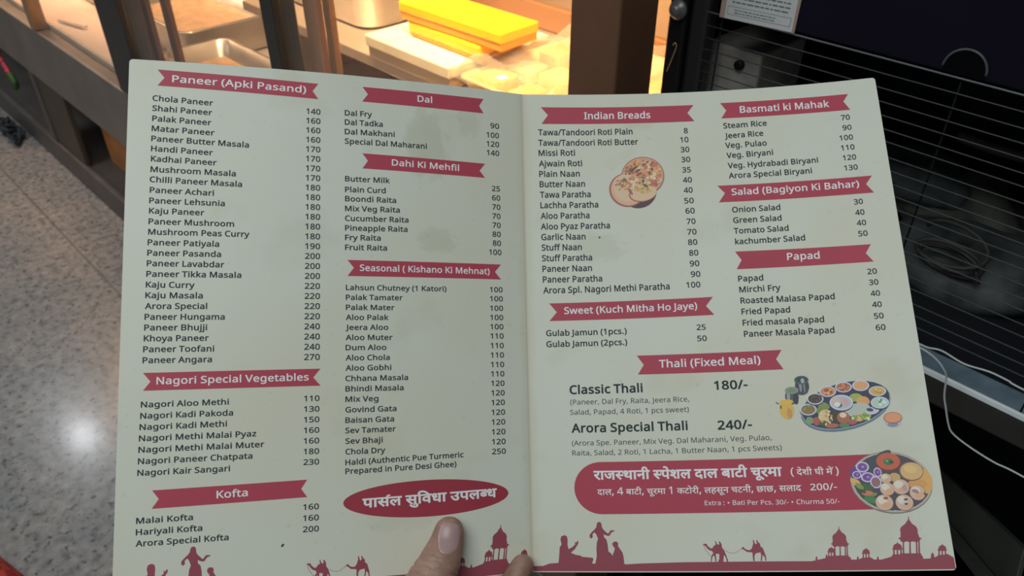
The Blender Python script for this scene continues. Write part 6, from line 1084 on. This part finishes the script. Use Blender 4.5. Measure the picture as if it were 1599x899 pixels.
def arc_mark(cx, cy, w, t):
    """the hook written over a letter"""
    o, i_ = [], []
    for k in range(9):
        a = math.radians(200 - 150 * k / 8)
        o.append((cx + w * math.cos(a), cy + w * math.sin(a)))
        i_.append((cx + (w - t) * math.cos(a), cy + (w - t) * math.sin(a)))
    return o + i_[::-1]


def write(bm, text, u0, v0, u1, v1, cap, d, h, deva=False, left_only=None):
    x = 0.0
    items = []
    half = False
    for ch in text:
        if ch in '{}':
            half = ch == '{'
            continue
        if ch == ' ':
            x += 150 if deva else 172
            continue
        if ch == '^':                      # hook over the letter just set
            items.append((0, *outline_fill([arc_mark(x - 20, 375, 95, 52 + d)])))
            continue
        if ch == '%':                      # the short-i stroke goes before its letter
            ch = 'ि'
        adv, pts, fcs = glyph(ch, d, half)
        items.append((x + (85 if ch == 'ं' else 0), pts, fcs))
        x += adv + (d * 0.9 if not deva else (0 if adv == 0 else d * .4))
    xs = [px + p[0] for px, pts, fcs in items for p in pts]
    xa, xb = min(xs), max(xs)
    L = math.hypot(u1 - u0, v1 - v0)
    kx = L / (xb - xa) if left_only is None else left_only
    ky = cap / (357.0 if deva else 479.5)
    ca, sa = (u1 - u0) / L, (v1 - v0) / L
    for px, pts, fcs in items:
        bm.add([(u0 + (px + p[0] - xa) * kx * ca + p[1] * ky * sa, v0 + (px + p[0] - xa) * kx * sa - p[1] * ky * ca) for p in pts], fcs, h)


for s in SECTIONS:
    pg = s['pg']
    bm = Ink()
    strips(bm, s['poly'], H1)
    bn = bm.build('section_banner', pg, M_RED, menu)
    bm = Ink()
    write(bm, *s['title'][:5], s['title'][5], 13, H2)
    bm.build('banner_title', pg, M_WHITE, bn)
    big = s['ncap'] > 4.5
    bm = Ink()
    for r in s['names']:
        write(bm, *r, s['ncap'], 20 if big else 16, H1)
    bm.build('dish_names', pg, M_TEXT, menu)
    bm = Ink()
    for r in s['prices']:
        write(bm, *r, s['pcap'], 20 if big else 14, H1)
    bm.build('dish_prices', pg, M_TEXT, menu)
bm = Ink()
for r in DESC:
    write(bm, *r[:5], r[5], 3, H1)
bm.build('meal_description', 'R', M_LIGHT, menu)
# special panel with rounded left end
x0, y0, x1, y1 = PILL
rr = (y1 - y0) / 2
rx = rr * 1.05
poly = [(x1, y1), (x0 + rx, y1)] + [(x0 + rx - rx * math.sin(math.pi * k / 24), (y0 + y1) / 2 + rr * math.cos(math.pi * k / 24)) for k in range(1, 24)] + [(x0 + rx, y0), (x1, y0)]
bm = Ink()
strips(bm, poly, H1, 4)
pn = bm.build('special_panel', 'R', M_RED, menu)
bm = Ink()
for i, r in enumerate(HIN):
    write(bm, *r[:5], r[5], (17, 8, 7)[i], H2, True)
for i, r in enumerate(EXTRA):
    write(bm, *r[:5], r[5], (3, 10)[i], H2)
bm.build('panel_text', 'R', M_WHITE, pn)
# oval parcel badge
cx, cy, ex, ey = ELL
bm = Ink()
strips(bm, [(cx + ex * math.cos(2 * math.pi * (k + .5) / 72), cy + ey * math.sin(2 * math.pi * (k + .5) / 72)) for k in range(72)], H1, 3)
bd = bm.build('parcel_badge', 'L', mat('deep_red_print', ink((126, 45, 56)), 0.42, 0, 0.05, 9, 0.35), menu)
bm = Ink()
for r in PAR:
    write(bm, *r[:5], r[5], 17, H2, True)
bm.build('badge_text', 'L', M_WHITE, bd)
# skyline along the foot of both pages
for pg in 'RL':
    bm = Ink()
    for i, poly in enumerate(SKY):
        if i == 0:
            strips(bm, [(min(p[0], 228.6), p[1]) for p in poly], H1, 5)
        else:
            bm.add(*outline_fill([poly]), H1 + 0.000004 * (i % 7))
    bm.build('skyline_print', pg, M_MAROON, menu)

# printed food pictures: overlapping flat patches of ink
pic_m = bpy.data.materials.new('picture_ink')
pic_m.use_nodes = True
va = pic_m.node_tree.nodes.new('ShaderNodeVertexColor')
va.layer_name = 'ink'
pic_m.node_tree.links.new(va.outputs['Color'], pic_m.node_tree.nodes['Principled BSDF'].inputs['Base Color'])
pic_m.node_tree.nodes['Principled BSDF'].inputs['Roughness'].default_value = 0.42
for data in (NAAN, THALI, PLATE):
    bm = Ink()
    placed = []
    grey = lambda c: tuple(0.91 * (0.86 * v + 0.14 * sum(c) / 3) for v in c)
    for i, (cx, cy, rx, ry, rot, colr) in enumerate(data):
        ex_, ey_ = (rx, ry) if abs(rot) < 3 or abs(rot) > 177 else (max(rx, ry),) * 2
        lvl = 1 + max([l for l, x, y, a, b in placed if abs(x - cx) < a + ex_ and abs(y - cy) < b + ey_], default=-1)
        placed.append((lvl, cx, cy, ex_, ey_))
        a0 = math.radians(rot)
        n = 28 if max(rx, ry) > 4 else (16 if max(rx, ry) > 1.2 else 9)
        pts = [(cx, cy)]
        for k in range(n):
            px, py = rx * math.cos(2 * math.pi * k / n), ry * math.sin(2 * math.pi * k / n)
            pts.append((cx + px * math.cos(a0) - py * math.sin(a0), cy + px * math.sin(a0) + py * math.cos(a0)))
        if max(rx, ry) > 2.5:
            strips(bm, pts[1:], H2 + 0.000008 * lvl, 1.5, (*ink(grey(colr)), 1))
        else:
            bm.add(pts, [(0, k + 1, (k + 1) % n + 1) for k in range(n)], H2 + 0.000008 * lvl, (*ink(grey(colr)), 1))
    bm.build('food_picture', 'R', pic_m, menu)

# crumbs stuck to the card
M_CRUMB = mat('dark_crumb', (0.06, 0.05, 0.04), 0.6)
for pg, u, v, r, lab in (('L', CRUMB[0], CRUMB[1], (.0011, .0005), 'dark seed stuck on the left page above the camels'), ('R', CRUMB[2], CRUMB[3], (.0006, .0005), 'tiny dark crumb right of Garlic Naan')):
    bm = bmesh.new()
    bmesh.ops.create_icosphere(bm, subdivisions=2, radius=1)
    for q in bm.verts:
        q.co = Vector((q.co.x * r[1], q.co.y * r[0], q.co.z * .0004))
    o = obj('crumb', bm, M_CRUMB, None, True)
    o.matrix_world = MENU_MAT @ Matrix.Translation(surf(pg, u, v, .0003)) @ Matrix.Rotation(-.6, 4, 'Z')
    tag(o, lab, 'crumb')

# ------------------------------------------------------------------ the hand
hand = thing('hand', (0, 0, 0), 'hand holding the menu from below, thumb over the left page', 'hand')
hand.matrix_world = MENU_MAT
bm = bmesh.new()


def capsule(bm, a, b, ra, rb, flat=1.0):
    """tapered limb segment between two joints"""
    a, b = Vector(a), Vector(b)
    t = (b - a).normalized()
    e1 = (Vector((0, 0, 1)) - t * t.z).normalized()
    e2 = t.cross(e1)
    L = (b - a).length
    N, n = 7, 20
    prof = [(-ra * math.cos(math.pi / 2 * k / N), ra * math.sin(math.pi / 2 * k / N)) for k in range(1, N + 1)] + [(L + rb * math.sin(math.pi / 2 * k / N), rb * math.cos(math.pi / 2 * k / N)) for k in range(0, N)]
    rings = [[bm.verts.new(a + t * z + (e1 * math.cos(2 * math.pi * k / n) * flat + e2 * math.sin(2 * math.pi * k / n)) * r) for k in range(n)] for z, r in prof]
    for A, C in zip(rings, rings[1:]):
        for k in range(n):
            bm.faces.new((A[k], A[(k + 1) % n], C[(k + 1) % n], C[k]))
    bm.faces.new(rings[0][::-1])
    bm.faces.new(rings[-1])


def chain(js, flat=1.0):
    for (p, r), (q, s) in zip(js, js[1:]):
        capsule(bm, p, q, r, s, flat)


THUMB = [((-0.0478, 0.0300, 0.0206), 0.0088), ((-0.0490, 0.0245, 0.0225), 0.0097), ((-0.0528, 0.0145, 0.0298), 0.0122), ((-0.0600, 0.0020, 0.0372), 0.0140), ((-0.0725, -0.0130, 0.0450), 0.0165), ((-0.0870, -0.0370, 0.0330), 0.0190)]
chain(THUMB, 0.86)
LITTLE = [((-0.0062, 0.0068, 0.0084), 0.0068), ((-0.0130, -0.0035, 0.0135), 0.0078), ((-0.0260, -0.0260, 0.0125), 0.0090), ((-0.0500, -0.0600, 0.0040), 0.0115)]
chain(LITTLE)
chain([((-0.0160, 0.0288, -0.0075), 0.0072), ((-0.0436, -0.0040, -0.0120), 0.0088), ((-0.0739, -0.0392, -0.0053), 0.0115)])
chain([((-0.0062, 0.0136, -0.0090), 0.0074), ((-0.0319, -0.0187, -0.0140), 0.0090), ((-0.0665, -0.0522, -0.0083), 0.0118)])
chain([((-0.0100, -0.0120, -0.0120), 0.0070), ((-0.0300, -0.0360, -0.0150), 0.0086), ((-0.0570, -0.0600, -0.0060), 0.0115)])
# palm, heel and wrist
for p, q, r, s in (((-0.0739, -0.0392, -0.0103), (-0.1050, -0.0800, 0.006), .014, .021), ((-0.0665, -0.0522, -0.0113), (-0.1080, -0.0880, 0.006), .014, .021), ((-0.0570, -0.0600, -0.0080), (-0.1060, -0.0950, 0.008), .014, .020), ((-0.0500, -0.0600, 0.0020), (-0.1020, -0.1000, 0.008), .014, .019), ((-0.0850, -0.0350, 0.0170), (-0.1080, -0.0800, 0.010), .0175, .021), ((-0.1060, -0.0880, 0.007), (-0.1480, -0.1420, 0.006), .025, .026), ((-0.1480, -0.1420, 0.006), (-0.1750, -0.1850, 0.0), .026, .029)):
    capsule(bm, p, q, r, s, 0.8)
tmp = obj('hand_tmp', bm, None)
rm = tmp.modifiers.new('r', 'REMESH')
rm.mode = 'VOXEL'
rm.voxel_size = 0.0015
sm = tmp.modifiers.new('s', 'SMOOTH')
sm.factor = 0.5
sm.iterations = 5
sb = tmp.modifiers.new('d', 'SUBSURF')
sb.levels = sb.render_levels = 1
bpy.context.view_layer.update()
dg = bpy.context.evaluated_depsgraph_get()
me = bpy.data.meshes.new_from_object(tmp.evaluated_get(dg))
bpy.data.objects.remove(tmp)
# creases over the thumb joint, softened nail bed
tdir = (Vector(THUMB[0][0]) - Vector(THUMB[3][0])).normalized()
side = tdir.cross(Vector((0, 0, 1))).normalized()
normals = [v.normal.copy() for v in me.vertices]
for v, nrm in zip(me.vertices, normals):
    p = v.co
    if p.z > 0.021 and p.x < -0.03:
        rel = p - Vector(THUMB[2][0])
        a, b = rel.dot(tdir), rel.dot(side)
        push = 0.0
        for off, amp in ((-0.0035, .0006), (0.0003, .0004), (-0.0078, .0005), (-0.0150, .0007), (.0030, .0003)):
            x = a - off - 0.10 * b + 0.0005 * math.sin(b * 700 + off * 900)
            push += amp * math.exp(-(x / 0.0007) ** 2)
        v.co = p - nrm * push
skin = bpy.data.materials.new('skin')
skin.use_nodes = True
nt = skin.node_tree
B = nt.nodes['Principled BSDF']
tc = nt.nodes.new('ShaderNodeTexCoord')
sc = noise_ramp(nt, tc, 90, [(0.35, (0.31, 0.172, 0.125)), (0.65, (0.43, 0.255, 0.195))], 4)
nt.links.new(sc, B.inputs['Base Color'])
B.inputs['Roughness'].default_value = 0.5
B.inputs['Subsurface Weight'].default_value = 0.12
B.inputs['Subsurface Radius'].default_value = (0.004, 0.0015, 0.0008)
B.inputs['Subsurface Scale'].default_value = 1.0
nn = nt.nodes.new('ShaderNodeTexVoronoi'); nn.inputs['Scale'].default_value = 900
nt.links.new(tc.outputs['Object'], nn.inputs['Vector'])
bp = nt.nodes.new('ShaderNodeBump'); bp.inputs['Strength'].default_value = 0.25; bp.inputs['Distance'].default_value = 0.0004
nt.links.new(nn.outputs['Distance'], bp.inputs['Height'])
nt.links.new(bp.outputs['Normal'], B.inputs['Normal'])
me.materials.clear()
me.materials.append(skin)
for p in me.polygons:
    p.use_smooth = True
ho = bpy.data.objects.new('hand_skin', me)
COL.objects.link(ho)
ho.parent = hand
# thumbnail laid on the thumb
bvh = BVHTree.FromPolygons([v.co for v in me.vertices], [p.vertices for p in me.polygons])
NC = Vector(NAIL_C)
look = Vector((0.10, -0.02, 1.0)).normalized()
nax = Vector((0.10, 1.0, 0)).normalized()
nsd = Vector((1.0, -0.10, 0)).normalized()
bm = bmesh.new()
gv = {}
NA, NB = 18, 16
for i in range(NA + 1):
    for j in range(NB + 1):
        a, b = 2 * i / NA - 1, 2 * j / NB - 1
        # rounded oblong
        la = math.sqrt(max(0, 1 - 0.32 * b * b)) * a
        lb = math.sqrt(max(0, 1 - 0.42 * a * a)) * b
        p = NC + nax * la * 0.0070 + nsd * lb * 0.0061
        hit = bvh.ray_cast(p + look * 0.05, -look)
        q = hit[0] if hit[0] else p
        e = max(abs(a), abs(b))
        gv[i, j] = bm.verts.new(q + look * (0.00045 if e < .95 else 0.0))
for i in range(NA):
    for j in range(NB):
        bm.faces.new((gv[i, j], gv[i, j + 1], gv[i + 1, j + 1], gv[i + 1, j]))
bmesh.ops.recalc_face_normals(bm, faces=bm.faces)
no = obj('thumbnail', bm, mat('nail', (0.47, 0.31, 0.30), 0.32, 0, 0.06, 120), hand, True)
no['label'] = 'pinkish thumbnail'
